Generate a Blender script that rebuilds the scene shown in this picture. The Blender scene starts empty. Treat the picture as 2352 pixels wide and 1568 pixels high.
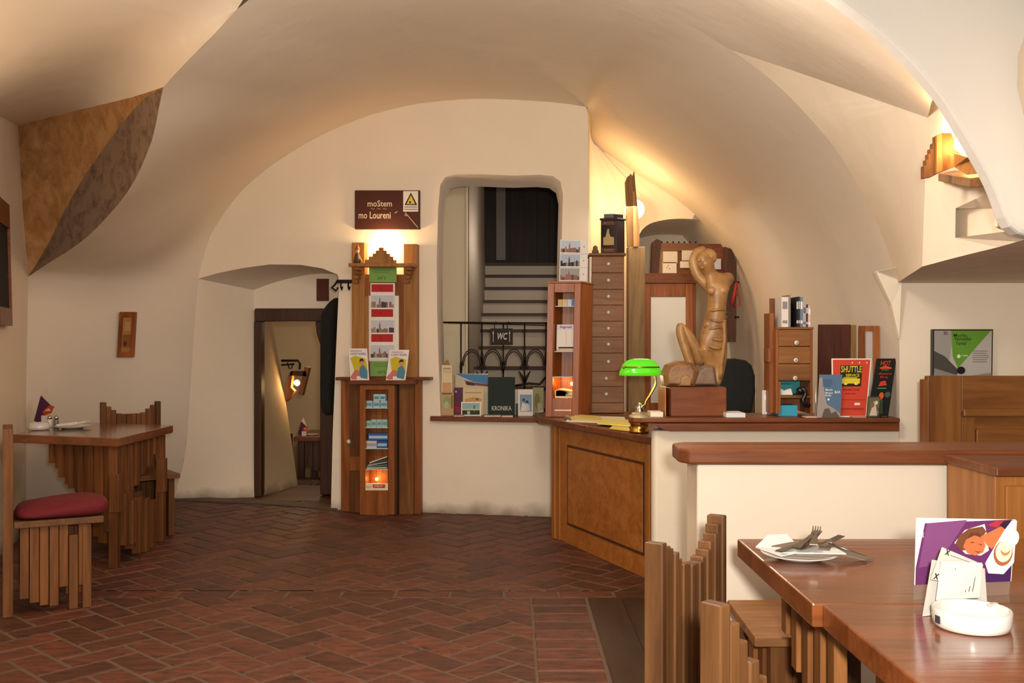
import bpy, bmesh, math, random
from mathutils import Vector, Matrix, geometry
random.seed(7)
SC = bpy.context.scene
COL = SC.collection
F = 2287.0; H = 1.3
V = Vector
def P(px, py, D):
    "the world point the photo shows at (px, py), D metres in front of the camera"
    return V(((px-1176)/F*D, D, H-(py-784)/F*D))
def PZ(px, py, z):
    "the point of the horizontal plane z seen at (px, py)"
    D = (H-z)*F/(py-784)
    return V(((px-1176)/F*D, D, z))
def DB(px, off=0):
    "distance of the slightly turned back wall at column px"
    return (7.446+off)/(1+.191*(px-1176)/F)
def PB(px, py, off=0):
    return P(px, py, DB(px, off))
# ------------------------------------------------------------ materials
def srgb(h):
    h = h.lstrip('#'); out = []
    for i in (0, 2, 4):
        c = int(h[i:i+2], 16)/255
        out.append(c/12.92 if c <= .04045 else ((c+.055)/1.055)**2.4)
    return (*out, 1)
MC = {}
def newmat(name):
    m = bpy.data.materials.new(name); m.use_nodes = True
    nt = m.node_tree; b = nt.nodes['Principled BSDF']
    return m, nt, b
def mat(name, hexc, rough=.6, metal=0, emit=None, es=0, coat=0, trans=0, alpha=1, noise=0):
    if name in MC: return MC[name]
    m, nt, b = newmat(name)
    b.inputs['Base Color'].default_value = srgb(hexc)
    b.inputs['Roughness'].default_value = rough
    b.inputs['Metallic'].default_value = metal
    if coat: b.inputs['Coat Weight'].default_value = coat
    if trans: b.inputs['Transmission Weight'].default_value = trans
    if alpha < 1: b.inputs['Alpha'].default_value = alpha
    if emit:
        b.inputs['Emission Color'].default_value = srgb(emit); b.inputs['Emission Strength'].default_value = es
    if noise:
        n = nt.nodes.new('ShaderNodeTexNoise'); n.inputs['Scale'].default_value = 40; n.inputs['Detail'].default_value = 4
        bp = nt.nodes.new('ShaderNodeBump'); bp.inputs['Strength'].default_value = noise; bp.inputs['Distance'].default_value = .01
        tc = nt.nodes.new('ShaderNodeTexCoord'); nt.links.new(tc.outputs['Object'], n.inputs['Vector'])
        nt.links.new(n.outputs['Fac'], bp.inputs['Height']); nt.links.new(bp.outputs['Normal'], b.inputs['Normal'])
    MC[name] = m; return m
def ink(h, rough=.5):
    m = mat('ink_'+h.lstrip('#'), h, .6); m.node_tree.nodes['Principled BSDF'].inputs['Specular IOR Level'].default_value = .2; return m
def ramp(nt, fac, stops):
    r = nt.nodes.new('ShaderNodeValToRGB'); e = r.color_ramp.elements
    while len(e) < len(stops): e.new(.5)
    for x, (p, c) in zip(e, stops):
        x.position = p; x.color = c if isinstance(c, tuple) else srgb(c)
    nt.links.new(fac, r.inputs['Fac']); return r
def mixc(nt, a, b, fac, mode='MIX'):
    m = nt.nodes.new('ShaderNodeMix'); m.data_type = 'RGBA'; m.blend_type = mode
    for s, i in ((fac, 0), (a, 6), (b, 7)):
        if hasattr(s, 'links') or isinstance(s, bpy.types.NodeSocket): nt.links.new(s, m.inputs[i])
        else: m.inputs[i].default_value = s
    return m.outputs[2]
def wood(name, dark, light, axis='Z', scale=9, rough=.5, coat=.0, vary=.35, knots=True):
    if name in MC: return MC[name]
    m, nt, b = newmat(name)
    tc = nt.nodes.new('ShaderNodeTexCoord'); mp = nt.nodes.new('ShaderNodeMapping')
    s = {'X': (.09, 1, 1), 'Y': (1, .09, 1), 'Z': (1, 1, .09)}[axis]
    mp.inputs['Scale'].default_value = s
    geo = nt.nodes.new('ShaderNodeNewGeometry')
    add = nt.nodes.new('ShaderNodeVectorMath'); add.operation = 'ADD'
    mul = nt.nodes.new('ShaderNodeMath'); mul.operation = 'MULTIPLY'; mul.inputs[1].default_value = 13
    nt.links.new(geo.outputs['Random Per Island'], mul.inputs[0])
    nt.links.new(tc.outputs['Object'], mp.inputs['Vector'])
    nt.links.new(mp.outputs['Vector'], add.inputs[0]); nt.links.new(mul.outputs[0], add.inputs[1])
    n = nt.nodes.new('ShaderNodeTexNoise'); n.inputs['Scale'].default_value = scale; n.inputs['Detail'].default_value = 7
    n.inputs['Roughness'].default_value = .62; n.inputs['Distortion'].default_value = 1.6
    nt.links.new(add.outputs[0], n.inputs['Vector'])
    n2 = nt.nodes.new('ShaderNodeTexNoise'); n2.inputs['Scale'].default_value = scale*7; n2.inputs['Detail'].default_value = 3
    nt.links.new(add.outputs[0], n2.inputs['Vector'])
    r = ramp(nt, n.outputs['Fac'], [(.32, dark), (.68, light)])
    r2 = ramp(nt, n2.outputs['Fac'], [(.3, (.72, .68, .64, 1)), (.6, (1, 1, 1, 1))])
    c = mixc(nt, r.outputs[0], r2.outputs[0], .7, 'MULTIPLY')
    mr = nt.nodes.new('ShaderNodeMapRange'); mr.inputs[3].default_value = 1-vary; mr.inputs[4].default_value = 1+vary*.35
    nt.links.new(geo.outputs['Random Per Island'], mr.inputs[0])
    hsv = nt.nodes.new('ShaderNodeHueSaturation'); nt.links.new(mr.outputs[0], hsv.inputs['Value']); nt.links.new(c, hsv.inputs['Color'])
    nt.links.new(hsv.outputs[0], b.inputs['Base Color'])
    bp = nt.nodes.new('ShaderNodeBump'); bp.inputs['Strength'].default_value = .25; bp.inputs['Distance'].default_value = .004
    nt.links.new(n2.outputs['Fac'], bp.inputs['Height']); nt.links.new(bp.outputs[0], b.inputs['Normal'])
    b.inputs['Roughness'].default_value = rough
    if not coat: b.inputs['Specular IOR Level'].default_value = .28
    if coat: b.inputs['Coat Weight'].default_value = coat; b.inputs['Coat Roughness'].default_value = .12
    MC[name] = m; return m
def plaster(name, c1, c2, dirt=True, bump=.35):
    if name in MC: return MC[name]
    m, nt, b = newmat(name)
    geo = nt.nodes.new('ShaderNodeNewGeometry')
    n = nt.nodes.new('ShaderNodeTexNoise'); n.inputs['Scale'].default_value = 1.3; n.inputs['Detail'].default_value = 3
    nt.links.new(geo.outputs['Position'], n.inputs['Vector'])
    r = ramp(nt, n.outputs['Fac'], [(.3, c1), (.7, c2)])
    c = r.outputs[0]
    if dirt:
        sp = nt.nodes.new('ShaderNodeSeparateXYZ'); nt.links.new(geo.outputs['Position'], sp.inputs[0])
        nd = nt.nodes.new('ShaderNodeTexNoise'); nd.inputs['Scale'].default_value = 5; nd.inputs['Detail'].default_value = 6
        nt.links.new(geo.outputs['Position'], nd.inputs['Vector'])
        ma = nt.nodes.new('ShaderNodeMath'); ma.operation = 'MULTIPLY_ADD'; ma.inputs[1].default_value = -.2
        nt.links.new(nd.outputs['Fac'], ma.inputs[0]); nt.links.new(sp.outputs['Z'], ma.inputs[2])
        rr = nt.nodes.new('ShaderNodeMapRange'); rr.inputs[1].default_value = -.12; rr.inputs[2].default_value = .0
        rr.inputs[3].default_value = .7; rr.inputs[4].default_value = 0
        nt.links.new(ma.outputs[0], rr.inputs[0])
        c = mixc(nt, c, srgb('#5a4636'), rr.outputs[0])
    nt.links.new(c, b.inputs['Base Color'])
    n2 = nt.nodes.new('ShaderNodeTexNoise'); n2.inputs['Scale'].default_value = 5; n2.inputs['Detail'].default_value = 5
    n2.inputs['Roughness'].default_value = .45
    nt.links.new(geo.outputs['Position'], n2.inputs['Vector'])
    bp = nt.nodes.new('ShaderNodeBump'); bp.inputs['Strength'].default_value = bump; bp.inputs['Distance'].default_value = .02
    nt.links.new(n2.outputs['Fac'], bp.inputs['Height']); nt.links.new(bp.outputs[0], b.inputs['Normal'])
    b.inputs['Roughness'].default_value = .85
    b.inputs['Specular IOR Level'].default_value = .2
    MC[name] = m; return m
def blotch(name, stops, scale=6, rough=.9, bump=.5):
    if name in MC: return MC[name]
    m, nt, b = newmat(name)
    geo = nt.nodes.new('ShaderNodeNewGeometry')
    n = nt.nodes.new('ShaderNodeTexNoise'); n.inputs['Scale'].default_value = scale; n.inputs['Detail'].default_value = 8
    n.inputs['Roughness'].default_value = .65; n.inputs['Distortion'].default_value = .6
    nt.links.new(geo.outputs['Position'], n.inputs['Vector'])
    r = ramp(nt, n.outputs['Fac'], stops); nt.links.new(r.outputs[0], b.inputs['Base Color'])
    bp = nt.nodes.new('ShaderNodeBump'); bp.inputs['Strength'].default_value = bump; bp.inputs['Distance'].default_value = .01
    nt.links.new(n.outputs['Fac'], bp.inputs['Height']); nt.links.new(bp.outputs[0], b.inputs['Normal'])
    b.inputs['Roughness'].default_value = rough
    MC[name] = m; return m

W_OAK  = wood('worn_oak', '#71431d', '#9c6533', 'Z', 9, .5)
W_OAKX = wood('worn_oak_flat', '#6b4526', '#93653c', 'X', 9, .45)
W_OLD  = wood('old_brown_planks', '#5c3517', '#8a5529', 'Z', 9, .5, vary=.45)
W_RED  = wood('red_brown_pine', '#85481f', '#b06a36', 'Z', 8, .42)
W_REDX = wood('red_brown_pine_flat', '#6c3b1f', '#8a5030', 'X', 8, .38)
W_TABLE= wood('varnished_tabletop', '#6c3a1b', '#884c28', 'X', 7, .22, coat=.5, vary=.15)
W_HONEY= wood('honey_pine', '#9a5c26', '#bb7836', 'X', 6, .4, vary=.12)
W_HONZ = wood('honey_pine_upright', '#935a26', '#b9793a', 'Z', 6, .4, vary=.2)
W_DARK = wood('dark_stained_wood', '#3a2110', '#563520', 'Z', 9, .5)
W_PALE = wood('pale_raw_wood', '#8e683b', '#b48c58', 'Z', 8, .55)
W_CARV = blotch('carved_lime_wood', [(.3, '#7d562f'), (.5, '#9a7040'), (.7, '#b48a56')], 7, .38, .3)
W_LITE = wood('lit_oak', '#966331', '#bb8449', 'Z', 7, .45, vary=.2)
PL  = plaster('cream_plaster', '#eadac3', '#efe0ca')
PLV = plaster('vault_plaster', '#e0d2c0', '#e5d8c7', dirt=False)
STEEL = mat('polished_steel', '#c9c4ba', .2, 1)
BRASS = mat('brass', '#c99a45', .25, 1)
IRON  = mat('wrought_iron', '#2a221c', .5, .7)
CHINA = mat('white_glazed_china', '#cfcac2', .18, coat=.6)
GLASS = mat('clear_glass', '#ffffff', .02, trans=1)
BLACK = mat('black_cloth', '#14130f', .9)
PAPER = mat('white_paper', '#e6e0d4', .7)
# ------------------------------------------------------------ mesh builder
ROOTM = {}
class MB:
    def __init__(s, m=None):
        s.v = []; s.f = []; s.fm = []; s.mats = []; s.cur = 0; s.sm = []; s.smooth = False
        if m: s.m(m)
    def m(s, mt):
        if mt not in s.mats: s.mats.append(mt)
        s.cur = s.mats.index(mt); return s
    def face(s, idx):
        s.f.append(tuple(idx)); s.fm.append(s.cur); s.sm.append(s.smooth)
    def poly(s, pts):
        b = len(s.v); s.v += [V(p) for p in pts]; s.face(range(b, b+len(pts))); return s
    def hexa(s, a):
        "a: 8 points, bottom loop then top loop"
        b = len(s.v); s.v += [V(p) for p in a]
        for q in ((3, 2, 1, 0), (4, 5, 6, 7), (0, 1, 5, 4), (1, 2, 6, 5), (2, 3, 7, 6), (3, 0, 4, 7)): s.face([b+i for i in q])
        return s
    def box(s, lo, hi):
        x0, y0, z0 = lo; x1, y1, z1 = hi
        return s.hexa([(x0,y0,z0),(x1,y0,z0),(x1,y1,z0),(x0,y1,z0),(x0,y0,z1),(x1,y0,z1),(x1,y1,z1),(x0,y1,z1)])
    def cbox(s, c, size, rot=None):
        c = V(c); h = V(size)/2; pts = []
        for dz in (-1, 1):
            for dx, dy in ((-1,-1),(1,-1),(1,1),(-1,1)):
                p = V((dx*h.x, dy*h.y, dz*h.z))
                if rot is not None: p = rot @ p
                pts.append(c+p)
        return s.hexa(pts)
    def pbox(s, x0, y0, x1, y1, D, t):
        "a box whose front face fills the photo rectangle at distance D, t metres deep"
        a = P(x0, y1, D); b = P(x1, y0, D)
        return s.box((a.x, D, a.z), (b.x, D+t, b.z))
    def bbox(s, x0, y0, x1, y1, off, t):
        "the same, parallel to the back wall"
        n = V((.188, .982, 0))*t
        q = [PB(x0,y1,off), PB(x1,y1,off)]; u = [PB(x0,y0,off), PB(x1,y0,off)]
        return s.hexa([q[0], q[1], q[1]+n, q[0]+n, u[0], u[1], u[1]+n, u[0]+n])
    def prism(s, pts, d):
        "polygon pts extruded by vector d"
        pts = [V(p) for p in pts]; d = V(d); n = len(pts); b = len(s.v)
        s.v += pts + [p+d for p in pts]
        tr = geometry.tessellate_polygon([pts])
        for t in tr: s.face([b+i for i in t]); s.face([b+n+i for i in reversed(t)])
        for i in range(n):
            j = (i+1) % n; s.face([b+i, b+j, b+n+j, b+n+i])
        return s
    def ring_loft(s, rings, close=True, caps=True):
        b = len(s.v); n = len(rings[0])
        for r in rings: s.v += [V(p) for p in r]
        for k in range(len(rings)-1):
            for i in range(n if close else n-1):
                j = (i+1) % n; s.face([b+k*n+i, b+k*n+j, b+(k+1)*n+j, b+(k+1)*n+i])
        if caps and close:
            s.face([b+i for i in reversed(range(n))]); s.face([b+(len(rings)-1)*n+i for i in range(n)])
        return s
    def lathe(s, c, prof, n=20, sx=1, sy=1, sm=True):
        c = V(c); o = s.smooth; s.smooth = sm
        s.ring_loft([[c+V((r*sx*math.cos(2*math.pi*i/n), r*sy*math.sin(2*math.pi*i/n), z)) for i in range(n)] for r, z in prof])
        s.smooth = o; return s
    def tube(s, pts, r, n=8, sm=True):
        pts = [V(p) for p in pts]; o = s.smooth; s.smooth = sm; rings = []; up = V((0, 0, 1))
        rr = r if isinstance(r, (list, tuple)) else [r]*len(pts)
        pa = None
        for i, p in enumerate(pts):
            t = (pts[min(i+1, len(pts)-1)]-pts[max(i-1, 0)]).normalized()
            if pa is None: pa = t.orthogonal().normalized()
            a = (pa - t*pa.dot(t))
            a = a.normalized() if a.length > 1e-6 else t.orthogonal().normalized()
            pa = a; b = t.cross(a)
            rings.append([p+(a*math.cos(2*math.pi*k/n)+b*math.sin(2*math.pi*k/n))*rr[i] for k in range(n)])
        s.ring_loft(rings); s.smooth = o; return s
    def ball(s, c, r, sx=1, sy=1, sz=1, n=14):
        prof = [(max(r*math.sin(math.pi*k/8), 1e-4), -r*math.cos(math.pi*k/8)*sz) for k in range(9)]
        return s.lathe(c, prof, n, sx, sy)
    def build(s, name, parent=None, world=True, bevel=0, seg=2, subd=0):
        me = bpy.data.meshes.new(name)
        vs = s.v
        if parent is not None and world:
            inv = ROOTM[parent.name].inverted(); vs = [inv @ p for p in vs]
        me.from_pydata([tuple(p) for p in vs], [], s.f)
        for mt in s.mats: me.materials.append(mt)
        for i, p in enumerate(me.polygons): p.material_index = s.fm[i]; p.use_smooth = s.sm[i]
        bm = bmesh.new(); bm.from_mesh(me); bmesh.ops.recalc_face_normals(bm, faces=bm.faces); bm.to_mesh(me); bm.free()
        me.update()
        o = bpy.data.objects.new(name, me); COL.objects.link(o)
        if parent is not None: o.parent = parent; ROOTM[o.name] = ROOTM[parent.name].copy() if world else ROOTM[parent.name].copy()
        else: ROOTM[o.name] = Matrix.Identity(4)
        if bevel:
            b = o.modifiers.new('bevel', 'BEVEL'); b.width = bevel; b.segments = seg; b.limit_method = 'ANGLE'
        if subd:
            b = o.modifiers.new('sub', 'SUBSURF'); b.levels = subd; b.render_levels = subd
        return o
def tag(o, label, cat, group=None, kind=None):
    o['label'] = label; o['category'] = cat
    if group: o['group'] = group
    if kind: o['kind'] = kind
    return o
def thing(name, label, cat, loc, rz=0, group=None):
    o = bpy.data.objects.new(name, None); COL.objects.link(o); o.empty_display_size = .1
    o.location = loc; o.rotation_euler = (0, 0, rz)
    ROOTM[o.name] = Matrix.Translation(V(loc)) @ Matrix.Rotation(rz, 4, 'Z')
    return tag(o, label, cat, group)
def single(mb, name, label, cat, group=None, **k):
    "one-mesh thing: origin moved to its base centre"
    xs = [p.x for p in mb.v]; ys = [p.y for p in mb.v]; zs = [p.z for p in mb.v]
    c = V(((min(xs)+max(xs))/2, (min(ys)+max(ys))/2, min(zs)))
    mb.v = [p-c for p in mb.v]
    o = mb.build(name, None, **k); o.location = c; ROOTM[o.name] = Matrix.Translation(c)
    return tag(o, label, cat, group)
def struct(mb, name, parent=None, **k):
    o = mb.build(name, parent, **k)
    if parent is None: o['kind'] = 'structure'
    return o
def copy_tree(o, parent=None):
    c = o.copy(); COL.objects.link(c)
    if parent is not None: c.parent = parent
    for ch in [x for x in COL.objects if x.parent == o]: copy_tree(ch, c)
    return c
def cat_rom(pts, n):
    pts = [V(p) for p in pts]
    if len(pts) == 2: return [pts[0].lerp(pts[1], i/(n-1)) for i in range(n)]
    L = [0]
    for i in range(1, len(pts)): L.append(L[-1]+(pts[i]-pts[i-1]).length)
    out = []
    for k in range(n):
        d = L[-1]*k/(n-1); i = 0
        while i < len(pts)-2 and L[i+1] < d: i += 1
        t = (d-L[i])/max(L[i+1]-L[i], 1e-9); t = min(max(t, 0), 1)
        p1, p2 = pts[i], pts[i+1]; p0 = pts[i-1] if i else p1*2-p2; p3 = pts[i+2] if i+2 < len(pts) else p2*2-p1
        s1 = max(L[i+1]-L[i], 1e-9)
        m1 = (p2-p0)/((L[i+1]-(L[i-1] if i else L[i]-s1)))*s1
        m2 = (p3-p1)/(((L[i+2] if i+2 < len(L) else L[i+1]+s1)-L[i]))*s1
        out.append(p1*(2*t**3-3*t*t+1)+m1*(t**3-2*t*t+t)+p2*(-2*t**3+3*t*t)+m2*(t**3-t*t))
    return out
def loft(name, m, curves, n=24, rows=8, straight=False):
    cs = [[V(p) for p in c] if len(c) == n else cat_rom(c, n) for c in curves]
    mb = MB(m); mb.smooth = True
    cols = []
    for i in range(n):
        col = [c[i] for c in cs]
        cols.append(cat_rom(col, rows) if len(col) > 1 else col)
    rings = [[cols[i][r] for i in range(n)] for r in range(rows)]
    mb.ring_loft(rings, close=False)
    return struct(mb, name)
# ------------------------------------------------------------ printed sheets
_TXT = {}
def text_tris(txt):
    if txt in _TXT: return _TXT[txt]
    c = bpy.data.curves.new('lettering', 'FONT'); c.body = txt; c.resolution_u = 2; c.offset = .012
    o = bpy.data.objects.new('lettering', c); COL.objects.link(o)
    dg = bpy.context.evaluated_depsgraph_get(); me = o.evaluated_get(dg).to_mesh()
    vs = [v.co.copy() for v in me.vertices]; fs = [tuple(p.vertices) for p in me.polygons]
    o.evaluated_get(dg).to_mesh_clear()
    bpy.data.objects.remove(o); bpy.data.curves.remove(c)
    x0 = min(v.x for v in vs); x1 = max(v.x for v in vs); y0 = min(v.y for v in vs); y1 = max(v.y for v in vs)
    _TXT[txt] = ([((v.x-x0)/(x1-x0), (v.y-y0)/(y1-y0)) for v in vs], fs); return _TXT[txt]
class Sheet:
    "a flat printed thing: bl, br, tr, tl corners; pictures are laid on its front in (u, v)"
    def __init__(s, q, m, t=.002):
        s.q = [V(p) for p in q]; s.mb = MB(m)
        n = (s.q[1]-s.q[0]).cross(s.q[3]-s.q[0]).normalized()
        s.n = n if n.y < 0 else -n
        if abs(n.y) < .05: s.n = n
        b = -s.n*t; s.k = 0
        s.mb.hexa([s.q[0], s.q[1], s.q[1]+b, s.q[0]+b, s.q[3], s.q[2], s.q[2]+b, s.q[3]+b])
    def at(s, u, v):
        a = s.q[0].lerp(s.q[1], u); b = s.q[3].lerp(s.q[2], u)
        return a.lerp(b, v)+s.n*(.0006+.0003*s.k)
    def poly(s, pts, h):
        s.k += 1; s.mb.m(h if not isinstance(h, str) else ink(h)); pts = [s.at(*p) for p in pts]
        b = len(s.mb.v); s.mb.v += pts
        for t in geometry.tessellate_polygon([pts]): s.mb.face([b+i for i in t])
        return s
    def rect(s, u0, v0, u1, v1, h): return s.poly([(u0,v0),(u1,v0),(u1,v1),(u0,v1)], h)
    def disc(s, u, v, ru, rv, h, n=18):
        return s.poly([(u+ru*math.cos(2*math.pi*i/n), v+rv*math.sin(2*math.pi*i/n)) for i in range(n)], h)
    def text(s, t, u0, v0, u1, v1, h, slant=0):
        vs, fs = text_tris(t); s.k += 1; s.mb.m(ink(h)); b = len(s.mb.v)
        s.mb.v += [s.at(u0+(u1-u0)*x+slant*y, v0+(v1-v0)*y) for x, y in vs]
        for f in fs: s.mb.face([b+i for i in f])
        return s
    def lines(s, u0, v0, u1, v1, n, h):
        st = (v1-v0)/n
        for i in range(n):
            e = u1-(u1-u0)*random.random()*.25
            s.k -= 1; s.rect(u0, v0+st*i+st*.3, e, v0+st*i+st*.62, h)
        s.k += 1; return s
    def city(s, u0, v0, u1, v1, sky='#b9c4d2', mid='#8a6f66', dark='#4c4340', n=9, tower=.4):
        s.rect(u0, v0, u1, v1, sky); w = (u1-u0)/n; hh = v1-v0
        for i in range(n):
            h = hh*(.25+.25*random.random())
            s.k -= 0 if i == 0 else 1
            s.rect(u0+w*i, v0, min(u0+w*(i+1.02), u1), v0+h, random.choice([mid, dark, '#9b8578']))
        s.poly([(u0+(u1-u0)*(tower-.04), v0), (u0+(u1-u0)*(tower+.04), v0), (u0+(u1-u0)*(tower+.035), v0+hh*.6), (u0+(u1-u0)*tower, v0+hh*.88), (u0+(u1-u0)*(tower-.035), v0+hh*.6)], mid)
        return s
    def done(s, name, label=None, cat=None, group=None, parent=None):
        if parent is not None: return s.mb.build(name, parent)
        return single(s.mb, name, label, cat, group)
def qpx(pts): return [P(*p) for p in pts]
def frontal(x0, y0, x1, y1, D, lean=0):
    "corners of an upright sheet; lean pushes its top away"
    a, b = P(x0, y1, D), P(x1, y1, D); h = (y1-y0)/F*D
    return [a, b, b+V((0, lean, h)), a+V((0, lean, h))]
# ============================================================ camera
cd = bpy.data.cameras.new('camera'); cam = bpy.data.objects.new('camera', cd); COL.objects.link(cam)
cam.location = (0, 0, H); cam.rotation_euler = (math.pi/2, 0, 0)
cd.sensor_width = 36; cd.lens = 36*F/2352; cd.clip_start = .05
SC.camera = cam
vs_ = SC.view_settings; vs_.view_transform = 'Standard'; vs_.look = 'None'; vs_.gamma = 1; vs_.use_curve_mapping = False
vs_.exposure = .3
# ============================================================ shell
N = 28
# floor of bricks
def brick(mb, c, L, W, ang):
    R = Matrix.Rotation(ang, 3, 'Z'); g = .0065; ch = .006
    jit = random.uniform(-.0015, .0015)
    def ring(dx, z): return [c+R@V((sx*(L/2-dx), sy*(W/2-dx), z)) for sx, sy in ((-1,-1),(1,-1),(1,1),(-1,1))]
    mb.ring_loft([ring(g, -.02), ring(g, -.005+jit), ring(g+ch, jit)])
def floor_mat():
    m, nt, b = newmat('worn_red_brick')
    geo = nt.nodes.new('ShaderNodeNewGeometry')
    n = nt.nodes.new('ShaderNodeTexNoise'); n.inputs['Scale'].default_value = 9; n.inputs['Detail'].default_value = 7; n.inputs['Roughness'].default_value = .7
    mp = nt.nodes.new('ShaderNodeMapping'); mp.inputs['Scale'].default_value = (1, 3.2, 1)
    nt.links.new(geo.outputs['Position'], mp.inputs['Vector']); nt.links.new(mp.outputs[0], n.inputs['Vector'])
    r = ramp(nt, n.outputs['Fac'], [(.3, '#2e1d16'), (.46, '#573121'), (.62, '#723c28'), (.8, '#624636')])
    mr = nt.nodes.new('ShaderNodeMapRange'); mr.inputs[3].default_value = .62; mr.inputs[4].default_value = 1.2
    nt.links.new(geo.outputs['Random Per Island'], mr.inputs[0])
    hsv = nt.nodes.new('ShaderNodeHueSaturation'); nt.links.new(mr.outputs[0], hsv.inputs['Value']); nt.links.new(r.outputs[0], hsv.inputs['Color'])
    nt.links.new(hsv.outputs[0], b.inputs['Base Color'])
    bp = nt.nodes.new('ShaderNodeBump'); bp.inputs['Strength'].default_value = .6; bp.inputs['Distance'].default_value = .006
    nt.links.new(n.outputs['Fac'], bp.inputs['Height']); nt.links.new(bp.outputs[0], b.inputs['Normal'])
    b.inputs['Roughness'].default_value = .55
    return m
BR = floor_mat()
L_, W_ = .28, .14
mb = MB(BR); ang = math.radians(47)
R45 = Matrix.Rotation(ang, 3, 'Z')
bmf = bmesh.new()
def herring(region, planes):
    t = MB(BR)
    for x in range(-60, 61):
        for y in range(-60, 61):
            s_ = (x-y) % 4
            if s_ == 0: c, a = V((x+1, y+.5, 0)), 0
            elif s_ == 3: c, a = V((x+.5, y+1, 0)), math.pi/2
            else: continue
            c = R45 @ (c*W_) + V((-.6, 5, 0))
            if region(c): brick(t, c, L_, W_, ang+a)
    me = bpy.data.meshes.new('t'); me.from_pydata([tuple(p) for p in t.v], [], t.f)
    b = bmesh.new(); b.from_mesh(me)
    for co, no in planes: bmesh.ops.bisect_plane(b, geom=b.verts[:]+b.edges[:]+b.faces[:], plane_co=co, plane_no=no, clear_outer=True)
    m2 = bpy.data.meshes.new('t2'); b.to_mesh(m2); b.free()
    base = len(mb.v); mb.v += [v.co.copy() for v in m2.vertices]
    for p in m2.polygons: mb.face([base+i for i in p.vertices])
    bpy.data.meshes.remove(me); bpy.data.meshes.remove(m2)
herring(lambda c: -3.5 < c.x < .3 and 2.6 < c.y < 5.3, [((.09,0,0),(1,0,0)), ((0,5.05,0),(0,1,0))])
herring(lambda c: -3.5 < c.x < 2.3 and 5.0 < c.y < 8.3, [((0,5.2,0),(0,-1,0)), ((0,8.12,0),(0,1,0))])
x = -3.4
while x < 1.2:                                   # straight course across the room
    brick(mb, V((x+.14, 5.125, 0)), .28, .14, 0); x += .28
y = 5.05-.07
while y > 2.6:
    brick(mb, V((.235, y, 0)), .28, .14, 0); y -= .14
fl = struct(mb, 'floor')
fg = MB(mat('grey_mortar', '#66503f', .9, noise=.3)); fg.box((-3.6, -2, -.1), (4, 8.9, -.0035)); struct(fg, 'floor_2')
fd = MB(wood('dark_floor_boards', '#33241a', '#4b3526', 'Y', 4, .5, vary=.2))
for i in range(20):
    fd.box((.385+i*.17, -1.9, -.02), (.385+i*.17+.168, 5.05, .002))
struct(fd, 'floor_3')
st = MB(mat('worn_grey_stone', '#5e4e40', .7, noise=.6))
st.prism([PZ(395,1149,0), PZ(600,1158,0), PZ(775,1172,0), PZ(775,1163,0), PZ(600,1150,0), PZ(400,1142,0)], (0,0,.012))
struct(st, 'trim_1', bevel=.003)

# back arch curve, on the back wall
BA = [(455,640),(462,600),(478,555),(505,505),(545,450),(600,398),(680,343),(760,300),(850,264),(950,240),(1050,229),(1110,227),(1200,230),(1280,236),(1345,245)]
ba = cat_rom([PB(x, y) for x, y in BA], 60)
# window opening in the back wall
WIN = [(1012,958),(1008,850),(1004,720),(1003,600),(1006,480),(1011,425),(1022,407),(1045,400),(1100,400),(1180,403),(1240,401),(1270,404),(1287,416),(1293,445),(1290,560),(1288,700),(1287,958)]
win = [PB(x, y) for x, y in WIN]
DOOR = [(760,1171),(764,1000),(772,800),(779,645),(775,630),(740,616),(690,608),(620,607),(560,615),(500,627)]
outer = ba + [PB(1351,262), PB(1352,500), PB(1352,1200)] + [PB(x, y) for x, y in DOOR]
def flat(name, m, loops, parent=None):
    mb = MB(m); allp = [p for l in loops for p in l]; mb.v = [V(p) for p in allp]
    for t in geometry.tessellate_polygon(loops): mb.face(t)
    return struct(mb, name, parent)
flat('wall_back', PL, [outer, win])
# rounded reveals of the window opening
nrm = V((0, 1, 0))
def inset(loop, c, k): return [p.lerp(c, k) for p in loop]
wc = PB(1150, 680)
r0 = win; r1 = [p+nrm*.04+(V((wc.x,p.y,wc.z))-p)*.02 for p in win]; r2 = [p+nrm*.42+(V((wc.x,p.y,wc.z))-p)*.03 for p in win]
mb = MB(PLV); mb.smooth = True; mb.ring_loft([r0, r1, r2], close=False); struct(mb, 'wall_niche')
# doorway reveal: right jamb and soffit
dj = [PB(x, y) for x, y in DOOR[:5]]
dsf = [PB(x, y) for x, y in DOOR[4:]]+[PB(455,640)]
mb = MB(PL); mb.smooth = True
mb.ring_loft([dj, [p+V((0,.95,0)) for p in dj]], close=False); struct(mb, 'wall_jamb')
DF = 8.35
back_edge = [P(790,632,DF), P(740,628,DF), P(700,632,DF), P(650,643,DF), P(610,655,DF), P(583,666,DF)]
loft('wall_soffit', PLV, [dsf, back_edge], 20, 4)
flat('wall_doorway', PL, [[P(583,666,DF)]+[P(610,655,DF), P(650,643,DF), P(700,632,DF), P(740,628,DF), P(790,632,DF)]+[P(800,712,DF), P(583,712,DF)]])
# left jamb face: from the arch edge to the door frame
la = [PB(455,640), P(446,760,7.97), P(437,900,8.02), P(425,1040,8.1), P(400,1147,8.18)]
lb = [P(583,666,DF), P(584,800,DF), P(584,950,DF), P(584,1080,DF), P(584,1143,DF-.06)]
loft('wall_left_jamb', PL, [la, lb], 16, 6)
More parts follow.
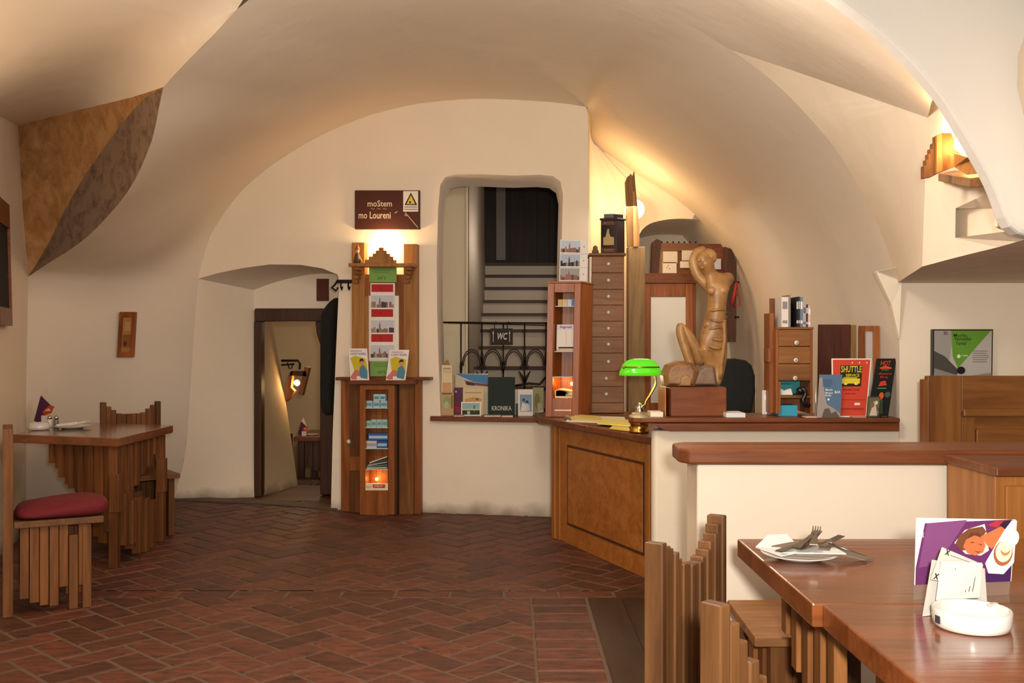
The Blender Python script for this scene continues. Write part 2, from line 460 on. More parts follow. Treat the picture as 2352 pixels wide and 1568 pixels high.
# left haunch of the barrel: near curve LC to far curve
LC = [P(375,200,5.2), P(362,262,5.35), P(350,320,5.5), P(300,430,5.85), P(235,510,6.15), P(180,560,6.35), P(110,605,6.6), P(65,635,6.76)]
LCw = [P(62,700,6.76), P(60,800,6.76), P(60,1000,6.76), P(60,1224,6.76)]
far = [PB(850,264), PB(760,300), PB(680,343), PB(600,398), PB(545,450), PB(505,505), PB(478,555), PB(455,640)]
mid = [P(600,215,6.4), P(560,270,6.5), P(510,340,6.7), P(440,440,6.95), P(385,520,7.1), P(335,580,7.2), P(290,620,7.3), P(262,655,7.35)]
farw = la[1:]
n1 = 24
def join(a, b, na, nb): return cat_rom(a, na)+cat_rom(b, nb)[0:]
A_ = cat_rom(LC, 18)+cat_rom([LC[-1]]+LCw, 10)[1:]
B_ = cat_rom(mid, 18)+cat_rom([mid[-1], P(255,800,7.4), P(245,950,7.5), P(230,1180,7.53)], 10)[1:]
C_ = cat_rom(far, 18)+cat_rom([far[-1]]+farw, 10)[1:]
# crown of the barrel, running towards the camera
RA = [(1500,0,5.0),(1600,60,5.05),(1680,115,5.1),(1770,182,5.1),(1850,260,5.1),(1910,330,5.1),(1960,405,5.1),(2000,480,5.1),(2030,550,5.1),(2052,615,5.1),(2060,650,5.1)]
FC = [P(375,200,5.2), P(420,150,5.1), P(480,92,5.0), P(570,0,4.85), V((-.9,4.8,3.1)), V((-.4,4.8,3.2)), V((.1,4.85,3.2)), V((.5,4.95,3.13))]
RB = [P(1352,262,8.0), P(1362,328,8.4), P(1410,362,8.4), P(1460,397,8.4), P(1510,428,8.4), P(1560,462,8.4), P(1605,502,8.4), P(1640,545,8.4), P(1672,590,8.4), P(1700,645,8.4), P(1722,730,8.4), P(1732,830,8.4)]
fc = cat_rom(FC, 22)
ba_top = cat_rom([PB(850,264), PB(950,240), PB(1050,229), PB(1110,227), PB(1200,230), PB(1280,236), PB(1345,245)], 22)
ra = [V((.5,4.95,3.13))]+[P(*p) for p in RA]
RAl = cat_rom(ra, 30)+[P(2066,800,5.1), P(2072,1030,5.1), P(2080,1366,5.1)]
RBl = cat_rom([PB(1345,245)]+RB, 30)+[P(1735,880,8.4), P(1736,960,8.4), P(1738,1138,8.4)]
fall, ball_ = fc+RAl[1:], ba_top+RBl[1:]
mid_ = [a.lerp(b, .5)+V((0,0,.03*max(0, 1-i/34))) for i, (a, b) in enumerate(zip(fall, ball_))]
near_, far_ = A_[::-1]+fall[1:], C_[::-1]+ball_[1:]
B2 = B_[::-1][:-1]
k_ = len(B2)-10
for i in range(k_, len(B2)):                     # blend the haunch into the crown
    f = (i-k_)/10; f = f*f*(3-2*f); B2[i] = B2[i].lerp(near_[i].lerp(far_[i], .5)+V((0,0,.03)), f)
loft('ceiling', PLV, [near_, B2+mid_, far_], len(near_), 14)
# wall right of the back wall's corner: return face and rear wall with an arched niche
mb = MB(PL); mb.smooth = True
q0 = [PB(1345,245), PB(1351,262), PB(1352,500), PB(1352,1200)]
q1 = [P(1352,262,8.0), P(1352,280,8.4), P(1352,500,8.4), P(1352,1138,8.4)]
mb.ring_loft([q0, [a.lerp(b,.5)+V((.015,0,0)) for a,b in zip(q0,q1)], q1], close=False); struct(mb, 'wall_return')
NI = [P(1462,1138,8.4), P(1462,800,8.4)]+cat_rom([P(1463,570,8.4), P(1470,535,8.4), P(1490,515,8.4), P(1525,505,8.4), P(1560,502,8.4), P(1590,503,8.4)], 16)
RBs = cat_rom([PB(1345,245)]+RB, 60)[1:]
RBu = [p for p in RBs if p.z > P(0,500,8.4).z and p.y > 8.2]; RBd = [p for p in RBs if p.z <= P(0,500,8.4).z]
flat('wall_rear', PL, [[P(1340,250,8.4)]+RBu+NI[::-1]+[P(1340,1138,8.4)]])
nio = NI+RBd+[P(1736,960,8.4), P(1738,1138,8.4)]
mb = MB(PLV); mb.smooth = True; mb.ring_loft([nio, [p+V((.02,1.0,-.03)) for p in nio]], close=False); struct(mb, 'wall_rear_niche')
mb = MB(PL); mb.box((.9, 9.38, -.1), (2.6, 9.5, 2.6)); struct(mb, 'wall_rear_niche_end')
# ---- spandrel at left with worn fresco
MCv = cat_rom([P(375,200,5.2), P(325,232,5.6), P(268,300,6.0), P(200,395,6.3), P(150,480,6.5), P(108,565,6.7), P(65,635,6.76)], 18)
LE = cat_rom([P(375,200,5.2), P(300,224,5.7), P(200,248,6.2), P(100,272,6.55), P(42,290,6.7)], 12)+cat_rom([P(42,290,6.7), P(52,480,6.74), P(65,635,6.76)], 7)[1:]
LCn = cat_rom(LC, 18)
FR1 = blotch('ochre_worn_plaster', [(.25, '#8a6238'), (.42, '#a87a48'), (.55, '#b98a56'), (.7, '#c49c6c'), (.85, '#d8c2a0')], 9)
FR2 = blotch('grey_brown_worn_plaster', [(.28, '#5b4433'), (.42, '#776050'), (.55, '#8d7562'), (.72, '#8a6a4a'), (.85, '#a08a74')], 11)
loft('wall_left_spandrel', FR1, [LE, MCv], 18, 4)
loft('wall_left_arch_band', FR2, [MCv, LCn], 18, 4)
# left web above the spandrel, left pier
ga = [P(375,200,5.2), P(300,224,5.7), P(200,248,6.2), P(100,272,6.55), P(42,290,6.7)]
gb = [P(480,92,5.0), P(380,110,5.25), P(260,150,5.6), P(120,200,5.75), P(-20,255,5.8)]
gc = [P(570,0,4.85), P(430,10,4.9), P(280,40,5.0), P(100,100,5.0), P(-90,190,4.9)]
gd = [V((-1.0,4.0,3.25)), V((-1.5,4.0,3.2)), V((-2.0,4.0,3.1)), V((-2.5,4.0,2.9)), V((-2.85,4.0,2.65))]
ge = [V((-1.0,2.5,3.3)), V((-1.5,2.5,3.3)), V((-2.0,2.5,3.15)), V((-2.5,2.5,2.9)), V((-2.85,2.5,2.65))]
c3 = loft('ceiling_3', PLV, [ga, gb, gc, gd, ge], 20, 16)
for r in range(16):
    vx_ = c3.data.vertices[r*20]
    if vx_.co.y > 4.84:
        best = min(((a.lerp(b_, t_/8)) for a, b_ in zip(fc, fc[1:]) for t_ in range(9)), key=lambda p: (p-vx_.co).length)
        vx_.co = best
mb = MB(PL); mb.smooth = True
c0 = [P(42,290,6.7), P(52,480,6.74), P(65,635,6.76), P(60,900,6.76), P(60,1224,6.76)]
c1 = [P(-20,255,5.8), P(-10,480,5.9), P(-5,640,5.95), P(-8,900,5.95), P(-8,1284,5.95)]
c2 = [V((-2.85,5.0,2.7)), V((-2.82,5.2,2.2)), V((-2.8,5.25,1.7)), V((-2.8,5.25,1)), V((-2.8,5.25,0))]
c3 = [V((-2.85,-2,2.65)), V((-2.85,-2,2.2)), V((-2.85,-2,1.7)), V((-2.85,-2,1)), V((-2.85,-2,0))]
mb.ring_loft([c0, c1, c2, c3], close=False); struct(mb, 'wall_left_pier')
# near ceiling (above and behind the camera)
mb = MB(PLV); mb.box((-3.2, -2, 3.28), (4, 4.85, 3.4)); struct(mb, 'ceiling_4')
# ---- right bay
wa = [P(1680,115,5.1), P(1850,172,4.85), P(2000,225,4.5), P(2130,270,4.0)]
wb = [P(1500,0,5.0), P(1700,40,4.6), P(1900,95,4.1), P(2170,190,3.5)]
wd = [P(1330,-160,4.6), P(1600,-120,4.0), P(1900,-60,3.4), P(2400,40,3.05)]
loft('ceiling_5', PLV, [wa, wb, wd], 20, 10)
S1r = cat_rom([P(2130,270,4.0), P(2126,380,4.0), P(2120,500,4.0), P(2118,612,4.0)], 20)
S1l = cat_rom([P(*p) for p in RA[2:]], 20)
mb = MB(PL); top = cat_rom(wa, 20)
poly = [P(*p) for p in RA[2:10]]+[P(2008,622,5.0)]
# spandrel face between arch edge and the corner
mbs = MB(PL); mbs.smooth = False
arch = cat_rom([P(*p) for p in RA[2:]], 24)
rt = cat_rom([P(2130,270,4.0), P(2118,612,4.0)], 24)
mbs2 = MB(PL); mbs2.smooth = True
upper = cat_rom(wa, 24)
# ruled: arch curve to a broken line (top edge then corner edge)
brk = cat_rom(wa, 12)+rt[1:13:1][:0]+cat_rom([P(2130,270,4.0), P(2126,380,4.0), P(2118,612,4.0)], 13)[1:]
mbs2.ring_loft([arch, brk], close=False); struct(mbs2, 'wall_right_spandrel')
# soffit and lower wall
zs = 1.6
so = [P(2118,612,4.0), P(2200,590,3.65), P(2290,568,3.32), P(2352,550,3.05), P(2500,500,2.7)]
so2 = [P(2060,650,5.1), P(2130,650,5.1), P(2230,650,5.1), P(2360,650,5.1), P(2700,650,5.1)]
loft('ceiling_6', PLV, [so, so2], 12, 4)
flat('wall_right', PL, [[P(2060,648,5.1), P(2700,648,5.1), P(2700,1366,5.1), P(2066,1366,5.1), P(2066,800,5.1)]])
mb = MB(PL); mb.prism([P(2012,623,5.05), P(2085,607,4.9), P(2072,646,5.05), P(2066,780,5.09), P(2048,700,5.08)], (0,.04,0)); struct(mb, 'trim_2', bevel=.004)
# upper wall beside the corner, with a small recess
def Ud(px): return 4.0-(px-2118)/(2352-2118)*.95
RCS = [(2194,546),(2195,478),(2240,457),(2285,437),(2330,424),(2332,556)]
rcs = [P(x, y, Ud(x)) for x, y in RCS]
up = [P(2130,270,4.0), P(2200,200,Ud(2200)), P(2420,60,Ud(2420)), P(2500,60,Ud(2480)), P(2480,510,Ud(2480)), P(2352,550,Ud(2352)), P(2290,568,Ud(2290)), P(2200,590,Ud(2200)), P(2118,612,4.0), P(2126,380,4.0)]
upx = [(2130,270),(2200,200),(2420,60),(2500,60),(2480,510),(2352,550),(2290,568),(2200,590),(2118,612),(2126,380)]
m2_ = MB(PL)
for lp in ([(2126,380),(2130,270),(2127,220),(2200,140),(2420,10),(2500,60),(2480,510),(2332,556),(2330,424),(2285,437),(2240,457),(2195,478),(2194,546),(2118,612)], [(2118,612),(2194,546),(2332,556),(2480,510),(2352,550),(2290,568),(2200,590)]):
    o_ = len(m2_.v); m2_.v += [P(x, y, 4.0 if x < 2131 else Ud(x)) for x, y in lp]
    for t_ in geometry.tessellate_polygon([[V((x, y, 0)) for x, y in lp]]): m2_.face([o_+k for k in t_])
struct(m2_, 'wall_right_upper')
rin = [P(x, y, Ud(x)+.14) for x, y in [(2195,548),(2197,480),(2240,479),(2285,479),(2330,479),(2332,556)]]
mb = MB(PLV); mb.ring_loft([rcs, rin], close=True, caps=False); mb.m(PL); mb.poly(rin); struct(mb, 'wall_right_recess')
# near arch
FD = [(1880,-40),(1930,0),(1998,52),(2058,104),(2118,166),(2170,230),(2211,296),(2244,353),(2269,397),(2291,444),(2306,485),(2318,515),(2330,527),(2352,540),(2420,548),(2600,560)]
fa = cat_rom([P(x, y, 2.95) for x, y in FD], 40)
mb = MB(plaster('near_arch_plaster', '#cbc5bc', '#d2ccc3', False))
pts = fa+[P(2600,-500,2.95), P(1600,-500,2.95), P(1600,-230,2.95)]
mb.prism(pts, (.0, .07, 0)); struct(mb, 'wall_near_arch', bevel=.012)
mb = MB(PL); mb.prism([P(2290,440,3.12), P(2330,505,3.12), P(2370,535,3.12), P(2310,527,3.12), P(2291,520,3.12)], (0,.02,0)); struct(mb, 'trim_3', bevel=.003)
# far right and rear of the near room
mb = MB(PL); mb.box((3.6, -2, 0), (3.75, 5.2, 3.4)); struct(mb, 'wall_far_right')
# ---- counter walls
cw = MB(PL); cw.prism([P(1497,1300,5.12)*1, P(1497,1300,5.12)+V((0,0,0)), V((0,0,0))][:0] or
    [V((.737,5.12,0)), V((.722,5.15,0)), V((.726,5.2,0)), V((.775,5.30,0)), V((.80,5.36,0)), V((2.0,5.36,0)), V((2.0,5.12,0))], (0,0,.842)); struct(cw, 'wall_counter', bevel=.012)
lw = MB(PL); lw.box((.632, 3.4, 0), (3.2, 3.6, .88)); struct(lw, 'wall_low', bevel=.008)
ld = MB(W_REDX)
ld.prism([V((.60,3.36,.885)), V((3.2,3.30,.885)), V((3.2,3.62,.885)), V((.62,3.63,.885)), V((.575,3.58,.885)), V((.57,3.42,.885))], (0,0,.05)); struct(ld, 'trim_4', bevel=.008)
# ---- the room beyond the doorway
WR = plaster('warm_room_plaster', '#cdb691', '#d8c19c')
loft('wall_passage_left', WR, [[P(598,700,DF), P(599,820,DF), P(599,1000,DF), P(599,1141,DF)], [P(618,700,9.6), P(634,790,9.5), P(662,960,9.2), P(684,1116,8.97)]], 14, 5)
mb = MB(WR); mb.box((-4.2, 12.4, -.5), (-.8, 12.5, 2.4)); mb.box((-4.3, 9.0, -.5), (-4.2, 12.5, 2.4)); mb.box((-.9, 8.95, -.5), (-.8, 12.5, 2.4)); struct(mb, 'wall_passage')
mb = MB(WR); mb.box((-4.3, 8.44, 1.72), (-.8, 12.5, 1.8)); struct(mb, 'ceiling_passage')
mb = MB(wood('passage_floor', '#4f3420', '#7a5230', 'X', 6, .5)); mb.box((-3.4, 8.12, -.03), (-1.0, 9.0, .003)); mb.box((-4.3, 9.0, -.5), (-.8, 12.5, -.46)); struct(mb, 'floor_passage')
fr = MB(W_DARK); fr.pbox(585, 708, 756, 738, DF-.05, .12); fr.pbox(583, 738, 600, 1141, DF-.05, .12); fr.pbox(735, 738, 800, 1136, DF-.0, .12)
fr.prism([P(724,738,DF-.05), P(742,738,DF-.05), P(742,800,DF-.05), P(735,792,DF-.05), P(727,765,DF-.05)], (0,.1,0))
o = struct(fr, 'door_1', bevel=.008)
# ---- stairwell behind the window opening
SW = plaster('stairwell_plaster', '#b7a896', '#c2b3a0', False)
mb = MB(plaster('stairwell_lit', '#e0cfae', '#e8d8b8', False)); mb.box((-.9, 8.45, .3), (-.37, 8.6, 3.05)); mb.box((-.385, 8.3, .3), (-.37, 8.6, 3.05)); struct(mb, 'wall_stair_left')  # paler than the other stairwell plaster: lit look put into its colour
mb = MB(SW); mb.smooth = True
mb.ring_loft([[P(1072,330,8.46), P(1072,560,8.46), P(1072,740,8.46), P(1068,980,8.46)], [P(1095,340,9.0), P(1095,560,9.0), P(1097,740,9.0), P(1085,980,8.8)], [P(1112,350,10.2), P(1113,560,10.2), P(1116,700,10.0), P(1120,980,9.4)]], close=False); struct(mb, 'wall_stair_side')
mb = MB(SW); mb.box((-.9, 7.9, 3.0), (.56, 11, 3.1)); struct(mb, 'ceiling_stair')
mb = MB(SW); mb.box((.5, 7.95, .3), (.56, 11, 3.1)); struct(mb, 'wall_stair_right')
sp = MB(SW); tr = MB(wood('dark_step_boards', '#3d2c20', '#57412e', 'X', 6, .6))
YS = [940, 889, 842, 795, 756, 719, 689, 659, 631, 604]
for i, yy in enumerate(YS):
    D = 8.45+.2*i; zt = H-(yy-784)/F*D
    x0 = P(1066 if i < 4 else 1095, yy, D).x
    sp.box((x0, D, .25), (.5, D+.22, zt-.028)); tr.box((x0, D-.03, zt-.028), (.5, D+.22, zt))
stc = struct(sp, 'staircase'); tr.build('nosing', stc)
dd = MB(wood('almost_black_door', '#1a100a', '#2b1a10', 'Z', 6, .6))
for k in range(6): 
    a = P(1113+k*30, 600, 10.5); b = P(1113+k*30+29.5, 425, 10.5); dd.box((a.x, 10.5, a.z-.02), (b.x, 10.56, b.z+.05))
d2 = struct(dd, 'door_2')
g = MB(mat('dull_grey_strip', '#6e655c', .6)); g.pbox(1140, 425, 1161, 597, 10.47, .02); g.build('pale_strip', d2)
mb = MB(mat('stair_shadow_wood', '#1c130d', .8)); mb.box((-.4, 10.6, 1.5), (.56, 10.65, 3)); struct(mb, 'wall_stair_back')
# ============================================================ light
def light(kind, name, loc, energy, color=(1,1,1), size=.1, rot=None, **k):
    l = bpy.data.lights.new(name, kind); l.energy = energy; l.color = color
    if kind == 'AREA': l.size = size
    elif kind in ('POINT', 'SPOT'): l.shadow_soft_size = size
    for a, b in k.items(): setattr(l, a, b)
    o = bpy.data.objects.new(name, l); COL.objects.link(o); o.location = loc
    if rot is not None: o.rotation_euler = rot
    return o
WARM = (1, .66, .32)
fl_ = light('SPOT', 'camera_flash', (.1, -.05, 1.42), 350, (1, .95, .88), .06, (math.radians(79), 0, math.radians(-8)), spot_size=math.radians(92), spot_blend=1)
light('AREA', 'rear_fill_light', (0, -1.7, 1.7), 32, (1, .93, .82), 2.6, (math.radians(97), 0, 0))  # added fill from behind the camera, no window known there
light('POINT', 'hall_fill_light', V((.2, 3.3, 2.45)), 64, (1, .89, .77), .25)  # added out-of-view fill that brightens the hall, not a known lamp
light('POINT', 'hall_fill_light', V((-1.6, 3.4, 2.4)), 17, (1, .84, .68), .25)  # second added fill, also unseen, for the left half of the hall
light('POINT', 'pilaster_lamp_light', PB(880, 562, -.09), 5.5, WARM, .03)
light('POINT', 'globe_lamp_light', P(1440, 470, 7.98), 7, WARM, .05)
light('POINT', 'sconce_light', P(2165, 290, 3.70), 2.5, WARM, .04)
light('POINT', 'left_sconce_light', V((-2.6, 4.5, 2.15)), 6, WARM, .05)
light('POINT', 'passage_lamp_light', P(688, 890, 9.35), 4, WARM, .03)
light('POINT', 'passage_room_light', V((-2.0, 11, 1.5)), 8, (1,.8,.6), .1)
light('POINT', 'stair_light', V((0, 8.7, 2.2)), 4.5, (1,.9,.8), .1)
light('AREA', 'office_light', V((1.0, 7.2, 2.3)), 6, (1,.9,.75), .4, (0,0,0))
w = bpy.data.worlds.new('world'); SC.world = w; w.use_nodes = True
w.node_tree.nodes['Background'].inputs[0].default_value = (1, .9, .8, 1)
w.node_tree.nodes['Background'].inputs[1].default_value = .6

mb = MB(PLV); mb.box((-4.5, -2, 0), (-4.42, 9.6, 3.7)); struct(mb, 'left_light_block')  # unseen panel added to block world light leaking through shell gaps
mb = MB(PLV); mb.box((-4.5, -2, 3.62), (4, 9.6, 3.7)); struct(mb, 'top_light_block')  # unseen panel added above the vault to keep world light out
from mathutils.bvhtree import BVHTree
def hit(name, px, py):
    me = bpy.data.objects[name].data
    t = BVHTree.FromPolygons([v.co for v in me.vertices], [p.vertices for p in me.polygons])
    d = V(((px-1176)/F, 1, -(py-784)/F)).normalized()
    h = t.ray_cast(V((0,0,H)), d); return h[0], h[1]
def ybase(z, D): return 784+(H-z)/D*F
def bulb(name, c, r, parent=None, es=30, h='#ffcf80'):
    b = MB(mat('lit_bulb_%g' % es, '#ffffff', .3, emit=h, es=es)); b.ball(c, r)
    return b.build(name, parent)
# ============================================================ stepped-plank furniture
def plank_chair(name, label, loc, rz, heights, w=.40, d=.40, seat_z=.42, cushion=False, side=None, pitch=None, wd=None, tops=None):
    "back at local -Y, seat towards +Y; heights = tops of the back's planks"
    t = thing(name, label, 'chair', loc, rz, 'chairs of stepped wooden planks')
    wd = wd or W_OLD
    n = len(heights); pw = w/n
    b = MB(wd)
    for i, h in enumerate(heights):
        x = -w/2+pw*(i+.5); th = .04 if i in (0, n-1) else .034
        z0 = 0 if i in (0, n-1) else (.12 if i % 3 else .05)
        off = 0 if i % 2 else .004
        if z0 == 0: continue
        b.cbox((x, -d/2-.02+off, (h+z0)/2), (pw*.96, th, h-z0))
    b.build('backrest', t, world=False, bevel=.003)
    for i in (0, n-1):
        x = -w/2+pw*(i+.5); b = MB(wd); b.cbox((x, -d/2-.02, heights[i]/2), (pw*.98, .045, heights[i])); b.build('back_post', t, world=False, bevel=.003)
    s = MB(W_OAKX); s.box((-w/2+.01, -d/2+.004, seat_z-.032), (w/2-.01, d/2, seat_z)); s.build('seat', t, world=False, bevel=.004)
    for sx in (-1, 1):
        pn = MB(wd); k = 7; x = sx*(w/2-.05)
        lens = side or [.30, .30, .36, .22, .36, .33, .36]
        for j in range(k):
            y = -d/2+.03+j*(d-.1)/k+.02; L = min(lens[j], seat_z-.034)
            zt = seat_z-.034 if j < k-2 else seat_z-.034-(.0 if j == k-1 else .05)
            pn.cbox((x+(.006 if j % 2 else -.006), y, zt-L/2), (.032, (d-.1)/k*.94, L))
        pn.build('side_panel', t, world=False, bevel=.003)
        lg = MB(wd); lg.cbox((x, d/2-.075, (seat_z-.035)/2), (.04, .04, seat_z-.035)); lg.build('leg', t, world=False, bevel=.003)
    return t
HV = [.88,.855,.83,.805,.80,.80,.80,.80,.805,.83,.855,.885]
# chair with the cushion
c1 = P(20, 1195, 4.98); cc = V((-2.27, 4.97, 0))
plank_chair('plank_chair', 'rustic stepped-plank chair carrying the dark red seat cushion', cc, math.radians(-63), HV, .42, .40, .445, side=[.34,.36,.38,.385,.30,.36,.3], wd=W_OAK)
cu = MB(mat('dark_red_cotton', '#680e1a', .85, noise=.4)); cu.smooth = True
R_ = Matrix.Rotation(math.radians(-64), 3, 'Z'); rings = []
for k, (s_, z) in enumerate([(.9,.446),(1.02,.455),(1.05,.472),(1.0,.495),(.8,.508),(.3,.512)]):
    ring = []
    for i in range(24):
        a = 2*math.pi*i/24; ca, sa = math.cos(a), math.sin(a)
        x = .195*s_*math.copysign(abs(ca)**.35, ca); y = .205*s_*math.copysign(abs(sa)**.35, sa)
        ring.append(cc+R_@V((x, y+.02, z+(.012*(y/.195+.5)+.01*math.sin(x*30+y*14) if k > 1 else 0))))
    rings.append(ring)
cu.ring_loft(rings)
single(cu, 'seat_cushion', 'dark red fabric seat cushion lying on the wooden chair', 'cushion', subd=1)
# chair behind the left table
a_, b_ = V((-2.80,6.78,0)), V((-2.48,7.02,0)); dirv = (b_-a_).normalized(); fac = V((dirv.y, -dirv.x, 0))
cc = (a_+b_)/2+fac*.235
plank_chair('plank_chair', 'rustic stepped-plank chair standing behind the left dining table', cc, math.atan2(-fac.x, fac.y), HV, .40, .44, .42, wd=W_OLD)
# left table
LT = [PZ(272,1006.6,.75), PZ(398,976,.75), None, PZ(25,997,.75)]; LT[2] = LT[3]+(LT[1]-LT[0])
tcen = (LT[0]+LT[2])/2; tcen.z = 0
t = thing('dining_table', 'square wooden dining table by the left wall, with stepped plank supports', 'table', tcen)
tb = MB(W_TABLE); tb.prism([p-V((0,0,.05)) for p in LT], (0,0,.05)); tb.build('tabletop', t, bevel=.006)
def plank_row(mb, p0, p1, tops, bots, th=.035, wig=.006):
    p0, p1 = V(p0), V(p1); n = len(tops); d = (p1-p0)/n; u = d.normalized(); nn = V((-u.y, u.x, 0)); ang = math.atan2(u.y, u.x)
    R = Matrix.Rotation(ang, 3, 'Z')
    for i in range(n):
        c = p0+d*(i+.5)+nn*(wig if i % 2 else -wig)
        mb.cbox((c.x, c.y, (tops[i]+bots[i])/2), (d.length*.95, th, tops[i]-bots[i]), R)
def on(q, u, v):
    p = q[0].lerp(q[3], u).lerp(q[1].lerp(q[2], u), v); return V((p.x, p.y, 0))
def table_support(t, q, wd, legs=((.08,.07),)):
    pc = MB(wd)
    plank_row(pc, on(q,.12,.08), on(q,.68,.10), [.698]*12, [.20,.25,.3,.36,.38,.40,.42,.44,.46,.50,.55,.58]); pc.build('front_panel', t, bevel=.003)
    pc = MB(wd)
    plank_row(pc, on(q,.06,.10), on(q,.10,.88), [.698]*12, [.22,.30,.36,.40,.43,.46,.48,.50,.52,.56,.58,.60]); pc.build('side_panel', t, bevel=.003)
    pc = MB(wd)
    plank_row(pc, on(q,.05,.10), on(q,.10,.80), [.42,.38,.36,.34,.36,.38,.33,.30,.30,.27], [.12,.16,.10,.06,.02,.0,.0,.0,0,0], .05, .012); pc.build('lower_side_panel', t, bevel=.003)
    pc = MB(wd)
    plank_row(pc, on(q,.15,.30), on(q,.85,.34), [.30,.34,.36,.36,.3,.32,.30,.26], [.05,.09,.12,.1,.14,.1,.05,.0], .05, .012); pc.build('lower_front_panel', t, bevel=.003)
    for u, v in ((.07,.06),(.08,.9),(.9,.9)):
        l = MB(wd); p = on(q,u,v); l.cbox((p.x,p.y,.175), (.05,.05,.35)); l.cbox((p.x+.008,p.y,.43), (.055,.06,.22)); l.cbox((p.x,p.y,.61), (.05,.045,.18)); l.build('leg', t, bevel=.003)
table_support(t, LT, W_OLD)
# on the left table
def lathe_thing(name, label, cat, c, prof, m, group=None, n=24):
    b = MB(m); b.lathe(V((0,0,0)), prof, n); o = b.build(name); o.location = c; ROOTM[o.name] = Matrix.Translation(V(c)); return tag(o, label, cat, group)
p = PZ(90, 987, .75); p.z = .7505
lathe_thing('ashtray', 'round white ashtray on the left table beside the shakers', 'ashtray', p, [(.05,0),(.062,.004),(.066,.02),(.055,.045),(.05,.045),(.046,.012),(.001,.01)], CHINA)
p = PZ(166, 984, .75); p.z = .7505; PLA = p.copy()
lathe_thing('plate', 'white plate with napkins on the left table', 'plate', p, [(.06,0),(.065,.004),(.115,.016),(.118,.019),(.112,.018),(.065,.008),(.001,.007)], CHINA)
nb = MB(PAPER)
def napkin(mb, c, s, a, z0, tilt=.012):
    R = Matrix.Rotation(a, 3, 'Z')
    for k in range(3):
        q = [c+R@V((x*s, y*s, z0+k*.004+(tilt if x > 0 else 0))) for x, y in ((-1,-.6),(1,-.75+.1*k),(.9,.5),(-.8,.7-.1*k))]
        mb.prism(q, (0,0,.003))
napkin(nb, PLA+V((-.03,0,0)), .06, .3, .019); napkin(nb, PLA+V((.05,.0,0)), .055, -.1, .02, .02)
single(nb, 'napkin', 'folded white paper napkins on the plate of the left table', 'napkin')
def shaker(px, body, label):
    p = PZ(px, 981, .75); p.z = .7505
    t = thing('shaker', label, 'shaker', p, group='salt and pepper shakers')
    b = MB(body); b.lathe(p, [(.016,0),(.018,.004),(.016,.035),(.013,.052),(.001,.052)], 14); b.build('glass_body', t)
    b = MB(STEEL); b.lathe(p+V((0,0,.052)), [(.014,0),(.015,.012),(.009,.022),(.001,.024)], 14); b.build('cap', t)
shaker(114, mat('salt_glass', '#dcd8d2', .2), 'left shaker with white contents and steel cap'); shaker(129, mat('pepper_glass', '#6b6a72', .2), 'right shaker with grey contents and steel cap')
def napkin_holder(p, s, label, parentlist=None):
    t = thing('napkin_holder', label, 'menu card', p)
    D = p.y
    def q(dx, dz, dy=0): return p+V((dx*s, dy*s, dz*s))
    b = MB(ink('4b2140')); b.prism([q(-.075,.025), q(-.03,-.002,.0), q(.04,.12), q(-.03,.19)], (0,.004,0)); b.build('purple_card', t)
    b = MB(ink('c9b7a4')); b.prism([q(-.03,.19,.01), q(.0,.24,.012), q(.045,.12,.01)], (0,.003,0)); b.build('card_tip', t)
    b = MB(ink('a5401f')); b.prism([q(-.015,.085,-.012), q(.03,.125,-.012), q(.065,.12,-.012), q(.045,.075,-.012), q(0,.06,-.012)], (0,.003,0))
    b.m(ink('e0a27a')); b.prism([q(.0,.09,-.016), q(.03,.108,-.016), q(.045,.09,-.016)], (0,.003,0)); b.build('printed_picture', t)
    b = MB(mat('acrylic_stand', '#cfc6be', .15)); b.box(q(-.02,0,-.015), q(.04,.06,.01)); b.build('stand', t)
p = PZ(104, 975, .75); p.z = .752
napkin_holder(p, 1.0, 'dark purple folded card with an orange picture standing on the left table')

# pictures on the left walls
h, nn = hit('ceiling', 290, 767)
Dp = h.y-.02
def onwall(x, y, o=.035):
    hh, n_ = hit('ceiling', x, y); return P(x, y, hh.y-o)
q = [onwall(268,820), onwall(306,820), onwall(312,716), onwall(274,716)]
t = thing('framed_picture', 'small narrow wooden framed picture on the left wall', 'picture', q[0])
b = MB(W_RED); off = V((-.02,.05,0))
def bar(b, A, B, w, th=.02):
    b.hexa([A[0], A[1], A[1]+V((0,th,0)), A[0]+V((0,th,0)), B[0], B[1], B[1]+V((0,th,0)), B[0]+V((0,th,0))])
def rect_frame(b, q, fw, th=.025, fwh=None):
    "frame bars inside quad q (bl, br, tr, tl), fw fraction of width"
    fwh = fwh or fw
    def at(u, v): return q[0].lerp(q[1], u).lerp(q[3].lerp(q[2], u), v)
    bar(b, (at(0,0), at(fw,0)), (at(0,1), at(fw,1)), 0, th); bar(b, (at(1-fw,0), at(1,0)), (at(1-fw,1), at(1,1)), 0, th)
    bar(b, (at(fw,0), at(1-fw,0)), (at(fw,fwh), at(1-fw,fwh)), 0, th); bar(b, (at(fw,1-fwh), at(1-fw,1-fwh)), (at(fw,1), at(1-fw,1)), 0, th)
    return at
at = rect_frame(b, q, .22, .03, .12); b.build('frame', t, bevel=.003)
s = Sheet([at(.2,.1)+V((0,.012,0)), at(.8,.1)+V((0,.012,0)), at(.8,.9)+V((0,.012,0)), at(.2,.9)+V((0,.012,0))], ink('a87a4c'), .006)
s.rect(.1,.15,.9,.5,'8a5a36').disc(.35,.25,.18,.07,'5a3420').rect(.2,.6,.8,.85,'b98d5c'); s.done('drawing', parent=t)
h0, _ = hit('wall_left_pier', 17, 600); D1 = h0.y-.03
far_x = P(17,600,D1)
tng = V((-2.8+2.87-.35, -.9, 0)).normalized()
A0 = P(17,748,D1); A1 = P(4,470,D1)
hb = hit('wall_left_pier', -40, 600)
